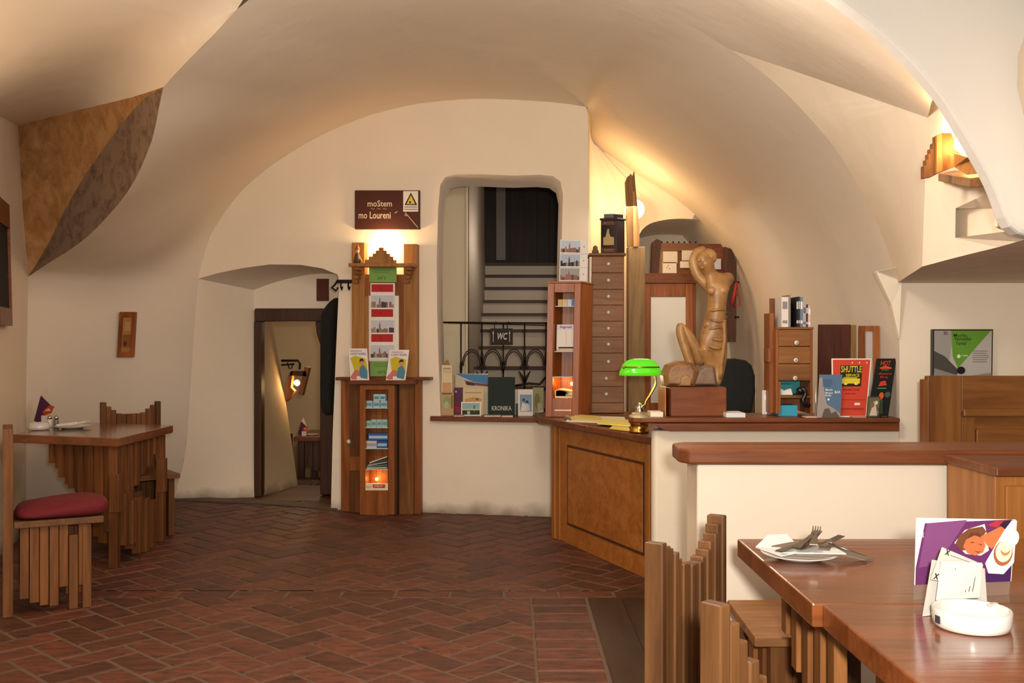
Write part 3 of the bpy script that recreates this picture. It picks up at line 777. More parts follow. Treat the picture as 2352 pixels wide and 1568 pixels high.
tng = V((.12,-.95,0)).normalized() if hb[0] is None else (hb[0]-h0); tng.z = 0; tng.normalize()
t = thing('framed_picture', 'dark picture in a brown frame cut by the left edge of the photo', 'picture', A0)
q = [A0+tng*.5, A0, V((A0.x-.02,A0.y,P(17,470,D1).z)), V((A0.x-.02,A0.y,P(17,470,D1).z))+tng*.5]
b = MB(W_REDX)
nx = V((-tng.y, tng.x, 0)); nx = nx if nx.x > 0 else -nx
def bar2(b, u0, v0, u1, v1, at, th):
    c = [at(u0,v0), at(u1,v0), at(u1,v1), at(u0,v1)]; b.prism(c, nx*th)
def at2(u, v): return q[0].lerp(q[1], u).lerp(q[3].lerp(q[2], u), v)
bar2(b,0,0,1,.14,at2,.03); bar2(b,0,.8,1,1,at2,.03); bar2(b,.97,.1,1,.85,at2,.03); b.build('frame', t, bevel=.003)
b = MB(blotch('dark_print', [(.3,'#0e0b0a'),(.6,'#1d1512'),(.75,'#5a3a26')], 14)); bar2(b,0,.14,1,.8,at2,.015); b.build('print', t)

# ============================================================ doorway things
b = MB(ink('5b2c20')); b.pbox(727, 640, 755, 691, DF-.015, .012); single(b, 'door_sign', 'small plain brown sign above the doorway', 'sign')
# coat rack and coat
t = thing('coat_rack', 'black iron coat rack beside the doorway', 'coat rack', PB(790,655,-.02))
b = MB(IRON); b.bbox(773, 642, 806, 650, -.03, .028); b.build('rail', t)
b = MB(IRON); b.tube([PB(774,646,-.03), PB(768,655,-.06), PB(762,660,-.08), PB(772,668,-.1), PB(776,660,-.09)], .008); b.build('hook', t)
for x in (783, 800):
    b = MB(IRON); b.tube([PB(x,648,-.03), PB(x,660,-.05), PB(x+2,665,-.07), PB(x+4,658,-.08)], .006); b.build('hook', t)
rings = []
for y, xl, xr, th in [(683,770,778,.03),(692,758,779,.07),(712,742,778,.12),(735,738,776,.13),(780,739,775,.12),(840,738,773,.11),(880,736,772,.12),(930,738,770,.12),(948,744,768,.09),(953,752,764,.04)]:
    Dc = 7.98; a = P(xl, y, Dc); bb = P(xr, y, Dc); c = (a+bb)/2; rx = (bb.x-a.x)/2
    rings.append([c+V((rx*math.cos(k*math.pi/8)*(1+.07*math.sin(5*k)), th*math.sin(k*math.pi/8)*(1+.12*math.sin(3*k)), 0)) for k in range(16)])
b = MB(mat('black_wool', '#17160f', .95, noise=.6)); b.smooth = True; b.ring_loft(rings); single(b, 'coat', 'long black coat hanging at the right side of the doorway', 'coat', subd=1)
# passage room
bp = P(690,1000,9.6); zf = -.46
t = thing('dining_table', 'dark wooden table in the lower room seen through the doorway', 'table', V((-1.85,9.9,zf)))
D = 9.75; zt = H-(1003-784)/F*D
b = MB(W_REDX); b.box((P(674,0,D).x, D, zt-.04), (-1.4, D+.8, zt)); b.build('tabletop', t, bevel=.005)
xl = P(676,0,D).x
for (lx, ly) in ((xl+.06,D+.05),(xl+.06,D+.7),(-1.5,D+.05),(-1.5,D+.7)):
    b = MB(W_DARK); b.box((lx-.03, ly-.03, zf), (lx+.03, ly+.03, zt-.04)); b.build('leg', t)
b = MB(W_DARK); plank_row(b, V((xl+.1,D+.06,0)), V((-1.52,D+.06,0)), [zt-.04]*7, [zt-.3,zt-.34,zt-.4,zt-.44,zt-.4,zt-.34,zt-.3]); b.build('front_panel', t)
b = MB(W_REDX); b.box((xl+.1, D-.05, zf+.20), (-1.5, D+.25, zf+.235)); b.build('cross_rail', t)
t = thing('plank_chair', 'dark chair at the table in the lower room behind the doorway', 'chair', V((xl-.02, D+.2, zf)))
b = MB(W_DARK); b.box((xl-.10, D-.25, zf), (xl-.05, D+.15, zt+.02)); b.build('backrest', t)
b = MB(W_DARK); b.box((xl-.05, D-.25, zf+.40), (xl+.3, D-.06, zf+.44)); b.build('seat', t)
b = MB(W_DARK); b.box((xl+.22, D-.24, zf), (xl+.26, D-.2, zf+.40)); b.build('leg', t)
b = MB(W_DARK); b.box((xl-.03, D-.22, zf), (xl+.2, D-.2, zf+.4)); b.build('side_panel', t)
pp = V((P(697,0,9.85).x, 9.85, zt+.001)); napkin_holder(pp, .75, 'folded dark card on the table in the lower room')
b = MB(CHINA); b.lathe(V((P(717,0,9.95).x, 9.95, zt+.001)), [(.05,0),(.07,.01),(.06,.012),(.001,.008)]); single(b, 'plate', 'small white plate on the table in the lower room', 'plate')
t = thing('wall_sconce', 'iron and wood wall lamp glowing in the lower room', 'lamp', P(672,900,9.3))
D = 9.3
b = MB(IRON); b.tube([P(646,828,D), P(684,828,D), P(689,835,D), P(688,848,D)], .011); b.tube([P(646,838,D), P(676,836,D)], .008); b.tube([P(660,832,D),P(664,846,D),P(670,846,D),P(672,834,D)], .006); b.build('bracket', t)
b = MB(W_RED)
b.prism([P(700,842,D), P(710,844,D), P(694,908,D), P(686,905,D), P(688,890,D)], (0,.1,0)); b.build('side_plate', t)
b = MB(W_RED); b.prism([P(664,856,D), P(672,852,D), P(668,890,D), P(676,898,D), P(664,916,D), P(656,922,D), P(657,885,D)], (0,.1,0)); b.build('side_plate', t)
b = MB(W_DARK); b.prism([P(668,852,D), P(702,852,D), P(704,864,D), P(666,862,D)], (0,.1,0)); b.build('top_plate', t)
bulb('bulb', P(682,879,D+.03), .028, t, 60)

# ============================================================ pilaster cabinet with lamp
t = thing('pilaster_cabinet', 'tall wooden pillar cabinet with glazed shelves beside the doorway', 'cabinet', PB(875,1182,-.1))
def bb(name, m, x0, y0, x1, y1, off, tt, bev=.003):
    b = MB(m); b.bbox(x0, y0, x1, y1, off, tt); return b.build(name, t, bevel=bev)
bb('outer_board', W_RED, 783, 872, 803, 1176, -.06, .058)
bb('outer_board', W_RED, 950, 872, 966, 1180, -.06, .058)
bb('side_board', W_OLD, 803, 876, 827, 1179, -.09, .088)
bb('side_board', W_OAK, 914, 880, 950, 1181, -.09, .088)
bb('top_board', W_REDX, 770, 866, 987, 873, -.10, .098)
bb('front_shelf', W_REDX, 800, 873, 948, 883, -.20, .16)
bb('stile', W_RED, 826, 884, 839, 1182, -.17, .08); bb('stile', W_RED, 891, 884, 906, 1182, -.17, .08)
bb('return_board', W_DARK, 906, 884, 911, 1182, -.16, .07)
bb('top_rail', W_RED, 839, 884, 891, 895, -.17, .06); bb('bottom_panel', W_RED, 839, 1126, 891, 1183, -.17, .08)
b = MB(W_RED)
for k in range(4): b.bbox(839+13*k, 895, 839+13*k+12.4, 1126, -.03, .02)
b.build('back_boards', t)
for y in (936, 981, 1029, 1077):
    b = MB(mat('glass_shelf', '#bcd6d0', .1)); b.bbox(839, y, 891, y+2, -.165, .13); b.build('glass_shelf', t)
kn = MB(CHINA); kn.ball(PB(801,1014,-.085), .018); kn.build('knob', t)
bb('lock_plate', W_RED, 803, 1048, 826, 1081, -.10, .02)
bulb('cabinet_bulb', PB(865, 1100, -.05), .012, t, 25, '#ffa040')
light('POINT', 'cabinet_lamp_light', PB(865, 1098, -.10), .35, (1,.5,.18), .02)
# upper part
bb('upright_board', W_LITE, 808, 557, 837, 866, -.075, .073); bb('upright_board', W_LITE, 927, 560, 957, 866, -.075, .073)
bb('centre_board', W_RED, 837, 630, 927, 866, -.05, .048)
bb('centre_strip', W_LITE, 837, 680, 847, 866, -.06, .03)
bb('lamp_shelf', W_LITE, 800, 604, 950, 612, -.19, .12)
b = MB(W_LITE)
steps = [(838,596),(847,596),(847,589),(856,589),(856,582),(863,582),(863,575),(870,575),(870,568),(880,568),(880,575),(887,575),(887,582),(895,582),(895,589),(902,589),(902,597),(909,597),(909,604),(838,604)]
pts = [PB(x, y, -.17) for x, y in steps]; b.prism(pts, (.0036,.0188,0)); b.build('stepped_lamp_screen', t)
for x0 in (811, 929):
    b = MB(W_OAK)
    for k in range(4): b.bbox(x0, 613+k*10, x0+15-k*1.5, 620+k*10, -.17+.02*k, .095-.02*k)
    b.build('shelf_bracket', t)
bulb('lamp_bulb', PB(880, 585, -.09), .03, t, 25)
# sheets pinned to it
def bq(x0, y0, x1, y1, off, sk=0): return [PB(x0,y1,off), PB(x1,y1,off), PB(x1+sk,y0,off), PB(x0+sk,y0,off)]
s = Sheet(bq(846,679,916,829,-.056), PAPER, .003); s.done('paper_sheet', 'tall blank white backing sheet on the pillar cabinet', 'paper')
s = Sheet(bq(851,650,907,826,-.063), PAPER, .003)
for k in range(3):
    v1 = 1-.325*k
    s.rect(.04, v1-.115, .93, v1-.015, 'b02a2c'); s.text('K', .4, v1-.08, .48, v1-.05, '7a1a1c')
    s.city(.03, v1-.32, .97, v1-.16, 'c3c4cc', '8d706a', '4f4644', 9, .38)
    s.rect(.22, v1-.32, .25, v1-.24, 'd8d4d0'); s.rect(.72, v1-.32, .76, v1-.24, 'd8d4d0')
s.done('postcard_strip', 'strip of three city pictures under red bars, pinned to the pillar cabinet', 'poster')
for (x0,y0,x1,y1,lab) in ((848,613,911,648,'upper'),(850,829,908,864,'lower')):
    s = Sheet(bq(x0,y0,x1,y1,-.075 if lab == 'upper' else -.08), ink('7fa457'), .003); s.lines(.15,.6,.9,.92,3,'5f8440'); s.text('5607 B.', .3,.18,.62,.38,'4f7038')
    s.done('green_notice', lab+' green paper notice on the pillar cabinet', 'notice', 'green notices')
def comic(x0, x1, y0, y1, sk, lab, off=-.185):
    s = Sheet(bq(x0,y0,x1,y1,off,sk), ink('e9e2dc'), .004)
    s.text('mmmmmmm', .1,.9,.7,.94,'a03060').text('LONT KISSN', .12,.8,.9,.87,'3a2a6a')
    s.poly([(.08,.7),(.35,.78),(.9,.68),(.95,.35),(.7,.25),(.3,.2)], 'c9b52f').poly([(.0,.1),(.3,.35),(.55,.3),(.5,.04),(.1,.04)], 'c9756a')
    s.poly([(.5,.1),(.55,.42),(.75,.5),(.95,.3),(.92,.05)], '54859a').disc(.66,.56,.12,.08,'c98f6a').poly([(.54,.58),(.6,.68),(.75,.69),(.8,.58),(.7,.62)], '3a2416').rect(.35,.04,.55,.14,'e8e2de')
    s.done('comic_leaflet', lab, 'leaflet', 'colourful comic leaflets')
comic(805, 848, 800, 874, -5, 'left colourful comic leaflet on the pillar cabinet shelf')
comic(886, 931, 803, 874, 9, 'right colourful comic leaflet on the pillar cabinet shelf')
# small figure on the shelf
t2 = thing('puppet_figure', 'small carved figure with a pointed hat on the lamp shelf', 'figurine', PB(821,604,-.15))
b = MB(mat('puppet_coat', '#4a3a2c', .7)); b.lathe(PB(821,603.5,-.15), [(.028,0),(.03,.02),(.014,.07),(.001,.075)], 12); b.build('body', t2)
b = MB(mat('puppet_skin', '#c89468', .6)); b.ball(PB(821,577,-.15), .016); b.build('head', t2)
b = MB(mat('puppet_hat', '#8a5a38', .7)); b.lathe(PB(821,573,-.15), [(.02,0),(.012,.02),(.001,.045)], 12); b.build('hat', t2)
b = MB(mat('puppet_arm', '#b98a5c', .7)); b.tube([PB(822,590,-.15),PB(829,596,-.16),PB(832,603,-.16)], .006); b.build('arm', t2)
# goods on the glass shelves
def pack(x0, y0, x1, y1, h, lab, grp='small packets on the glass shelves', off=-.14, accent=None, cat='packet', tt=.05):
    b = MB(ink(h, .35)); b.bbox(x0, y0, x1, y1, off, tt)
    if accent: b.m(ink(accent, .35)); b.bbox(x0+1.5, y0+(y1-y0)*.35, x1-1.5, y0+(y1-y0)*.75, off-.001, .001)
    return single(b, 'packet', lab, cat, grp)
for k in range(3): pack(840+17*k, 920, 855+17*k, 935.6, 'a9c4cc', 'pale blue packet on the top glass shelf, bottom row', accent='5f93a8')
for k in range(2): pack(858+14*k, 905, 871+14*k, 919.6, 'b5d0d4', 'pale blue packet stacked on the others of the top glass shelf', accent='4a8aa0')
for k in range(4): pack(840+12.6*k, 963+(3 if k==0 else 0), 851.6+12.6*k, 980.6, 'a3c2c0', 'pale green-blue packet on the second glass shelf', accent='6f9a98')
pack(846, 995, 891, 1010.6, '3c64a6', 'blue carton on top of the pair on the third glass shelf', accent='b5c8dc')
pack(840, 1012, 865, 1028.6, 'cfc3b8', 'cream carton at left on the third glass shelf', accent='8fa2bc'); pack(866, 1012, 890, 1028.6, '2d5a96', 'blue carton at right under the upper carton', accent='a9bdd0')
for k in range(5):
    b = MB(ink(['d9cfae','7a8c8a','c7bca6','566a70','e6dcc0'][k])); a = PB(841+2*k,1075.5-3*k,-.13); c = PB(889,1075.5-6.2*k-1,-.13)
    b.hexa([a, V((c.x,c.y,c.z)), c+V((0,.08,0)), a+V((0,.08,0)), a+V((0,0,.007)), c+V((0,0,.007)), c+V((0,.08,.007)), a+V((0,.08,.007))])
    single(b, 'leaflet', ['cream','grey','beige','slate','yellowish'][k]+' leaflet in the fanned pile on the fourth glass shelf', 'leaflet', 'fanned leaflets')
s = Sheet(bq(838,1110,891,1125.6,-.165), ink('f0dcc0'), .02); s.rect(.35,.35,.88,.85,'c8332a').text('paper',.42,.45,.8,.75,'f0d0c0').rect(.05,.3,.28,.7,'d8c090'); s.done('packet', 'long white and red packet in the glowing bottom compartment', 'packet', 'small packets on the glass shelves')
# sign above
s = Sheet(bq(815,437,963,526,-.03), ink('4d2a21'), .03)
s.text('moStem', .2,.58,.58,.74,'d8c3a4').text('mo Loureni', .06,.27,.56,.45,'d8c3a4').poly([(.62,.42),(.66,.46),(.67,.455),(.63,.41)],'d8c3a4').text('~ ~ ~', .25,.5,.5,.55,'8a6a56')
s.poly([(.78,.42),(.79,.44),(.985,.05),(.98,.02)], 'a58f7c').poly([(.77,.36),(.8,.42),(.82,.34),(.8,.33)],'a58f7c')
s.rect(.755,.45,.985,.98,'e4dcd0').poly([(.775,.62),(.97,.62),(.873,.94)],'1c1a16').poly([(.805,.645),(.94,.645),(.873,.88)],'d9bd4a').disc(.86,.69,.015,.03,'3a2a10').rect(.77,.555,.97,.585,'9a958c').rect(.77,.49,.97,.52,'9a958c')
s.done('wall_sign', 'dark brown sign with pale lettering and a yellow warning triangle', 'sign')

# ============================================================ window opening
zsill = .736
t = None
b = MB(W_REDX); b.prism([PB(988,957,-.06), PB(1250,957,-.06), PB(1250,957,-.06)+V((.0,.10,0)), PB(1250,957,-.06)+V((-.02,.68,0)), PB(1012,957,-.06)+V((0,.68,0)), PB(1010,957,-.06)+V((0,.058,0)), PB(988,957,-.06)+V((0,.055,0))], (0,0,-.035))
for i in range(len(b.v)): b.v[i].z = zsill if b.v[i].z > .72 else zsill-.035
single(b, 'sill_board', 'wooden sill board in the stair window opening', 'shelf', bevel=.004)
# railing
t = thing('iron_railing', 'wrought iron railing with double arches in front of the stairs', 'railing', P(1150,960,8.02))
D = 8.02
b = MB(IRON); b.tube([P(1016,740,D), P(1262,742,D)], .007); b.tube([P(1028,741,D+.02), P(1262,747,D+.02)], .005); b.build('top_rail', t)
for x in (1059, 1107, 1156, 1205, 1254):
    b = MB(IRON); b.tube([P(x,741,D), P(x,ybase(zsill,D),D)], .006, 6)
    yk = 842 if x in (1059, 1156) else 818
    b.tube([P(x,yk-12,D), P(x,yk,D), P(x,yk+16,D)], [.006,.013,.006], 6)
    b.build('upright', t)
for x in (1059, 1107, 1156, 1205):
    b = MB(IRON)
    for rr in (1, .86):
        pts = []
        for k in range(13):
            a = math.pi*k/12; pts.append(P(x+24.5-22*rr*math.cos(a), 840-38*rr*math.sin(a), D-.01))
        b.tube(pts, .0045, 6)
    b.build('arch', t)
for x in (1107, 1205):
    b = MB(IRON)
    for sx in (-1, 1):
        b.tube([P(x,880,D-.012), P(x+sx*5,866,D-.012), P(x+sx*13,852,D-.012)], [.010,.011,.004], 6)
        b.tube([P(x,835,D-.012), P(x+sx*8,845,D-.012), P(x+sx*10,838,D-.012)], [.009,.008,.004], 6)
    b.build('leaf_ornament', t)
b = MB(IRON); b.tube([P(1180,886,D-.01), P(1215,880,D-.01), P(1240,882,D-.01), P(1258,860,D-.01)], .009); b.build('lower_scroll', t)
t = thing('toilet_sign', 'dark hanging sign with white WC lettering on the stair railing', 'sign', P(1152,792,D-.03))
s = Sheet(frontal(1126,754,1178,792,D-.03), ink('2e221d'), .012)
s.text('WC', .28,.32,.72,.74,'e2d8cc',.04)
for u in (.13, .85): s.rect(u-.008,.18,u+.012,.82,'e2d8cc').poly([(u-.03,.68),(u+.002,.86),(u+.035,.68)],'e2d8cc')
s.done('board', parent=t)
for x in (1137, 1166):
    b = MB(IRON); b.tube([P(x,756,D-.025), P(x-2,744,D-.02), P(x+2,738,D-.005), P(x+4,745,D+.005)], .004, 6); b.build('hook', t)
# things standing on the sill
def stand(x0, y0, x1, D, z, lean=.02): return frontal(x0, y0, x1, ybase(z, D), D, lean)
z = zsill+.001
t = thing('tall_box', 'tall narrow cream bottle box with a small finial at the left end of the sill', 'box', P(1025,ybase(z,7.6),7.6))
s = Sheet(frontal(1012,900,1042,ybase(z,7.58),7.58), ink('b89a70'), .09); s.disc(.5,.6,.3,.2,'8a9a6a').disc(.45,.45,.2,.15,'a9b58a').rect(.8,.3,.95,.85,'8a6a20').rect(.1,.9,.9,.96,'7a5a38'); s.done('lower_box', parent=t)
s = Sheet(frontal(1014,838,1039,900,7.6), ink('d6c49c'), .06); s.rect(.1,.7,.9,.9,'c9b48a').rect(.1,.0,.9,.35,'c79a72').rect(.2,.86,.8,.89,'8a7a5a'); s.done('upper_box', parent=t)
b = MB(W_PALE); b.lathe(P(1027,838,7.63), [(.018,0),(.02,.01),(.008,.02),(.012,.03),(.001,.042)], 12); b.build('finial', t)
s = Sheet(stand(1043,890,1063,7.62,z), ink('5a3048'), .02); s.rect(.1,.1,.7,.4,'7a2038').disc(.2,.85,.1,.03,'c9c4cc').lines(.1,.08,.9,.3,3,'b03a5a'); s.done('book', 'dark purple booklet beside the tall cream box', 'book', 'books on the sill')
s = Sheet(stand(1045,858,1121,7.7,z,.03), ink('cdbb9c'), .01); s.poly([(0,1),(1,.97),(1,.72),(.55,.8),(.12,.95)],'4a7fb0').poly([(.12,.95),(.55,.8),(1,.74),(1,.66),(.5,.68),(.25,.82)],'b5c0c6').poly([(.25,.84),(.5,.72),(1,.68),(1,.74),(.6,.78)],'7a4a3a').poly([(.3,.8),(.35,.72),(.6,.7),(.55,.76)],'4a2e26'); s.done('calendar', 'large cream sheet with a blue sky panorama at the back of the sill', 'calendar', 'books on the sill')
s = Sheet(stand(1063,892,1110,7.6,z), ink('d3bd94'), .008); s.rect(.1,.82,.9,.86,'a89068').poly([(.1,.6),(.5,.68),(.9,.62),(.9,.52),(.1,.5)],'c9925a').disc(.7,.6,.08,.05,'6a6a30'); s.done('book', 'cream booklet with an ochre drawing behind the postcard', 'book', 'books on the sill')
s = Sheet(stand(1059,923,1105,7.54,z), ink('e8e2d6'), .004); s.rect(.05,.08,.93,.92,'8fb0b4').rect(.05,.08,.93,.4,'2f3a26').rect(.3,.1,.45,.35,'a9b0a0').rect(.62,.3,.7,.75,'56705a').poly([(.1,.4),(.3,.5),(.5,.42)],'b08a7a').rect(.05,.4,.93,.5,'c9c0a0'); s.done('postcard', 'postcard of the skyline propped at the front of the sill', 'postcard')
s = Sheet(stand(1121,866,1183,7.62,z,.03), ink('1d2b22'), .035); s.text('KRONIKA', .14,.12,.87,.24,'c9c0ae'); s.done('book', 'large dark green book lettered KRONIKA', 'book', 'books on the sill')
s = Sheet(stand(1183,894,1196,7.6,z), ink('b5a894'), .02); s.rect(.1,.0,.9,.45,'2c3a34'); s.done('book', 'narrow grey booklet between the green book and the wedding picture card', 'book', 'books on the sill')
s = Sheet(stand(1190,894,1224,7.54,z), ink('e0d6cc'), .012); s.rect(.12,.16,.93,.8,'7f98ae').poly([(.15,.18),(.3,.5),(.5,.45),(.6,.18)],'d8d2ce').disc(.38,.6,.1,.06,'4a4650').disc(.6,.52,.1,.06,'3a3038').poly([(.5,.2),(.55,.5),(.75,.4),(.8,.2)],'c9c4c4'); s.done('card', 'white card with a blue wedding picture on the sill', 'card')
s = Sheet(stand(1224,890,1249,7.66,z), ink('9a9468'), .01); s.disc(.4,.5,.25,.3,'7a7a4a').disc(.6,.3,.2,.15,'b0a880').poly([(.0,.05),(.9,.18),(.95,.1),(.1,.0)],'c9c4bc'); s.done('book', 'olive patterned booklet at the right end of the sill', 'book', 'books on the sill')
for k, (x0, x1, D_) in enumerate([(1112,1150,7.45),(1152,1178,7.42),(1042,1065,7.46)]):
    b = MB(ink(['d9c6b4','e0cdb6','c9a894'][k])); b.box((P(x0,0,D_).x, D_, z), (P(x1,0,D_).x, D_+.09, z+.008)); single(b, 'leaflet', ['pale leaflet lying in front of the green book','cream leaflet lying right of the pale one','pinkish leaflet lying by the postcard'][k], 'leaflet', 'leaflets lying on the sill')
# ============================================================ reception desk
zd = .79
A = PZ(1238,958,zd); B = PZ(1493,1004,zd)
fdir = (B-A).normalized(); fn = V((-fdir.y, fdir.x, 0)); fn = fn if fn.y > 0 else -fn      # towards the rear
t = thing('reception_desk', 'honey-coloured reception desk with a framed front panel and dark top', 'desk', V(((A.x+B.x)/2,(A.y+B.y)/2,0)))
b = MB(W_REDX)
zz = V((0,0,-.038))
top = [A, B, B+V((.04,.06,0)), V((.80,5.42,zd)), V((1.25,5.42,zd)), V((1.25,6.0,zd)), V((.95,7.25,zd)), V((.30,7.30,zd)), V((.16,7.15,zd))]
b.prism([p+zz for p in top], -zz); b.build('desk_top', t, bevel=.01)
a0 = V((PZ(1252,970,zd).x+.005, PZ(1252,970,zd).y, 0))
def dk(s_, off, z): return A+fdir*s_+fn*off+V((0,0,z-zd))
Ld = (B-A).length
s0, s1 = .09, Ld-.055
def dbox(m, s_a, s_b, o0, o1, z0, z1, name, bev=.004):
    b = MB(m); b.hexa([dk(s_a,o0,z0), dk(s_b,o0,z0), dk(s_b,o1,z0), dk(s_a,o1,z0), dk(s_a,o0,z1), dk(s_b,o0,z1), dk(s_b,o1,z1), dk(s_a,o1,z1)]); return b.build(name, t, bevel=bev)
zt = .75
dbox(W_HONZ, s0, s0+.13, .05, .085, 0, zt, 'stile'); dbox(W_HONZ, s0+.04, s0+.085, .035, .052, 0, zt, 'fluted_strip')
dbox(W_HONZ, s1-.09, s1, .05, .085, 0, zt, 'stile'); dbox(W_HONZ, s1-.05, s1-.01, .03, .052, 0, zt, 'fluted_strip')
m0, m1 = s0+.13, s1-.09
dbox(W_HONEY, m0, m1, .06, .08, 0, zt, 'front_panel', 0)
dbox(mat('dark_groove', '#4a260f', .7), m0+.11, m1-.02, .056, .061, .12, .635, 'panel_groove', 0)
dbox(W_HONEY, m0+.125, m1-.035, .052, .06, .135, .62, 'panel_field', .004)
dbox(W_HONZ, s0-.02, s0+.0, .06, .75, 0, zt, 'side_panel')
# counter board on the white wall
t = thing('counter_board', 'thick red-brown wooden board along the top of the white counter wall', 'counter top', V((1.3,5.2,.845)))
b = MB(W_REDX)
D = 5.05
b.prism([V((.66,D,.888)), V((1.97,D,.888)), V((1.97,5.42,.888)), V((.70,5.42,.888)), V((.62,5.30,.888)), V((.60,5.14,.888)), V((.615,5.07,.888))], (0,0,.024)); b.build('board', t, bevel=.006)
b = MB(W_REDX)
b.prism([V((.665,D+.002,.886)), V((.70,D+.002,.884)), V((.735,D+.002,.872)), V((.765,D+.002,.853)), V((.81,D+.002,.845)), V((1.965,D+.002,.845)), V((1.965,D+.002,.886))], (0,.06,0)); b.build('fascia', t, bevel=.004)
zb = .913
# display case on the desk
t = thing('display_case', 'red-brown glazed display case standing on the reception desk', 'display case', V((.28,6.85,zd)))
z0 = zd+.001; D = 6.72
cA = V((P(1252,0,D).x, D, z0)); zt = H-(650-784)/F*D
cA2 = V((P(1258,0,D).x, D, zt))
vx = V((.225, .0, 0)); vy = V((.10, .22, 0))
def cs(u, v, z):   # leaning slightly as in the photo
    k = (z-z0)/(zt-z0); return cA.lerp(cA2, k)+vx*u+vy*v+V((0,0,z))-V((0,0,cA.lerp(cA2,k).z))
def cbx(m, u0, u1, v0, v1, za, zb_, name, bev=.003, par=None):
    b = MB(m); b.hexa([cs(u0,v0,za), cs(u1,v0,za), cs(u1,v1,za), cs(u0,v1,za), cs(u0,v0,zb_), cs(u1,v0,zb_), cs(u1,v1,zb_), cs(u0,v1,zb_)]); return b.build(name, par or t, bevel=bev)
hh = zt-z0
WD = wood('orange_red_case', '#9c4e1e', '#bc6c30', 'Z', 7, .35)
cbx(WD, 0, .2, 0, .12, z0, zt, 'stile'); cbx(WD, .8, 1, 0, .12, z0, zt, 'stile')
cbx(WD, .2, .8, 0, .12, z0+hh*.93, zt, 'top_rail'); cbx(WD, .2, .8, 0, .12, z0, z0+hh*.14, 'bottom_rail')
cbx(WD, .9, 1.0, .12, 1, z0, zt, 'side'); cbx(WD, 0, .1, .12, 1, z0, zt, 'side'); cbx(WD, .1, .9, .9, 1, z0, zt, 'back')
cbx(WD, -.02, 1.02, -.02, 1.02, zt, zt+.012, 'top'); cbx(WD, .1, .9, .12, .9, z0, z0+hh*.13, 'base')
for f in (.30, .49, .83):
    cbx(MC['glass_shelf'], .1, .9, .13, .9, z0+hh*f-.004, z0+hh*f, 'glass_shelf', 0)
cbx(mat('pale_line', '#e8c9a0', .4), .28, .78, -.004, 0, z0+hh*.045, z0+hh*.055, 'pale_strip', 0)
light('POINT', 'display_case_light', cs(.5,.35,z0+hh*.27), .5, (1,.55,.22), .02)
def inner(u0, u1, v, za, zb_, h, name, label, cat, group=None, tt=.2):
    b = MB(ink(h)); b.hexa([cs(u0,v,za), cs(u1,v,za), cs(u1,v+tt,za), cs(u0,v+tt,za), cs(u0,v,zb_), cs(u1,v,zb_), cs(u1,v+tt,zb_), cs(u0,v+tt,zb_)]); return single(b, name, label, cat, group)
za = z0+hh*.831
for k, (h, w_) in enumerate([('d0b074','yellow'),('d9b98a','cream'),('c9ccd8','pale'),('5f84b4','blue')]):
    inner(.22+.14*k, .35+.14*k, .25, za, za+.045+.006*(k == 3), h, 'packet', w_+' packet on the top shelf of the display case', 'packet', 'packets in the display case')
za = z0+hh*.491
q = [cs(.22,.2,za), cs(.8,.2,za), cs(.8,.2,za+hh*.2), cs(.22,.2,za+hh*.2)]
s = Sheet(q, ink('e4dbd0'), .03); s.rect(.0,.8,1,.98,'d9cbe0').text('Signal', .15,.84,.75,.96,'3a3030').rect(.48,.2,.5,.78,'b9aa98').rect(.1,.1,.9,.16,'3a302a').rect(.0,.02,1,.07,'c9a080'); s.done('packet', 'white packaged display lettered Signal on the middle shelf', 'package')
for k in range(4):
    u = .2+.03*k; b = MB(ink(['f0d8a8','e8c890','f0e0c0','e0b880'][k])); zz_ = z0+hh*.135+.004+k*.012
    b.hexa([cs(u,.2,zz_), cs(.82,.2,zz_), cs(.82,.6,zz_), cs(u,.6,zz_), cs(u,.2,zz_+.05-.008*k), cs(.82,.2,zz_+.006), cs(.82,.6,zz_+.006), cs(u,.6,zz_+.05-.008*k)])
    single(b, 'leaflet', ['lowest','second','third','uppermost'][k]+' of the sloping leaflets in the glowing base of the display case', 'leaflet', 'leaflets in the display case')
bulb('case_bulb', cs(.5,.75,z0+hh*.24), .012, t, 25, '#ffa040')
# photo card block on top
D = 6.78; zc = zt+.013
q = [P(1284,ybase(zc,D),D), P(1348,ybase(zc,D),D), P(1351,552,D), P(1287,550,D)]
s = Sheet(q, ink('e2dcd6'), .012)
for k, (sk, md, dk_) in enumerate([('b9c4d4','8a6a5a','4a3a36'),('a9b4c6','3c3e48','2a2c34'),('9a9a98','94645a','5a4a44')]):
    v1 = .98-.33*k; s.city(.03, v1-.28, .72, v1, sk, md, dk_, 10, .45); s.disc(.86, v1-.14, .025, .012, '6a5c58', 8)
    s.rect(0, v1-.315, 1, v1-.305, 'b5aca6')
s.done('postcard_display', 'white sheet with three city photographs on top of the display case', 'postcards')
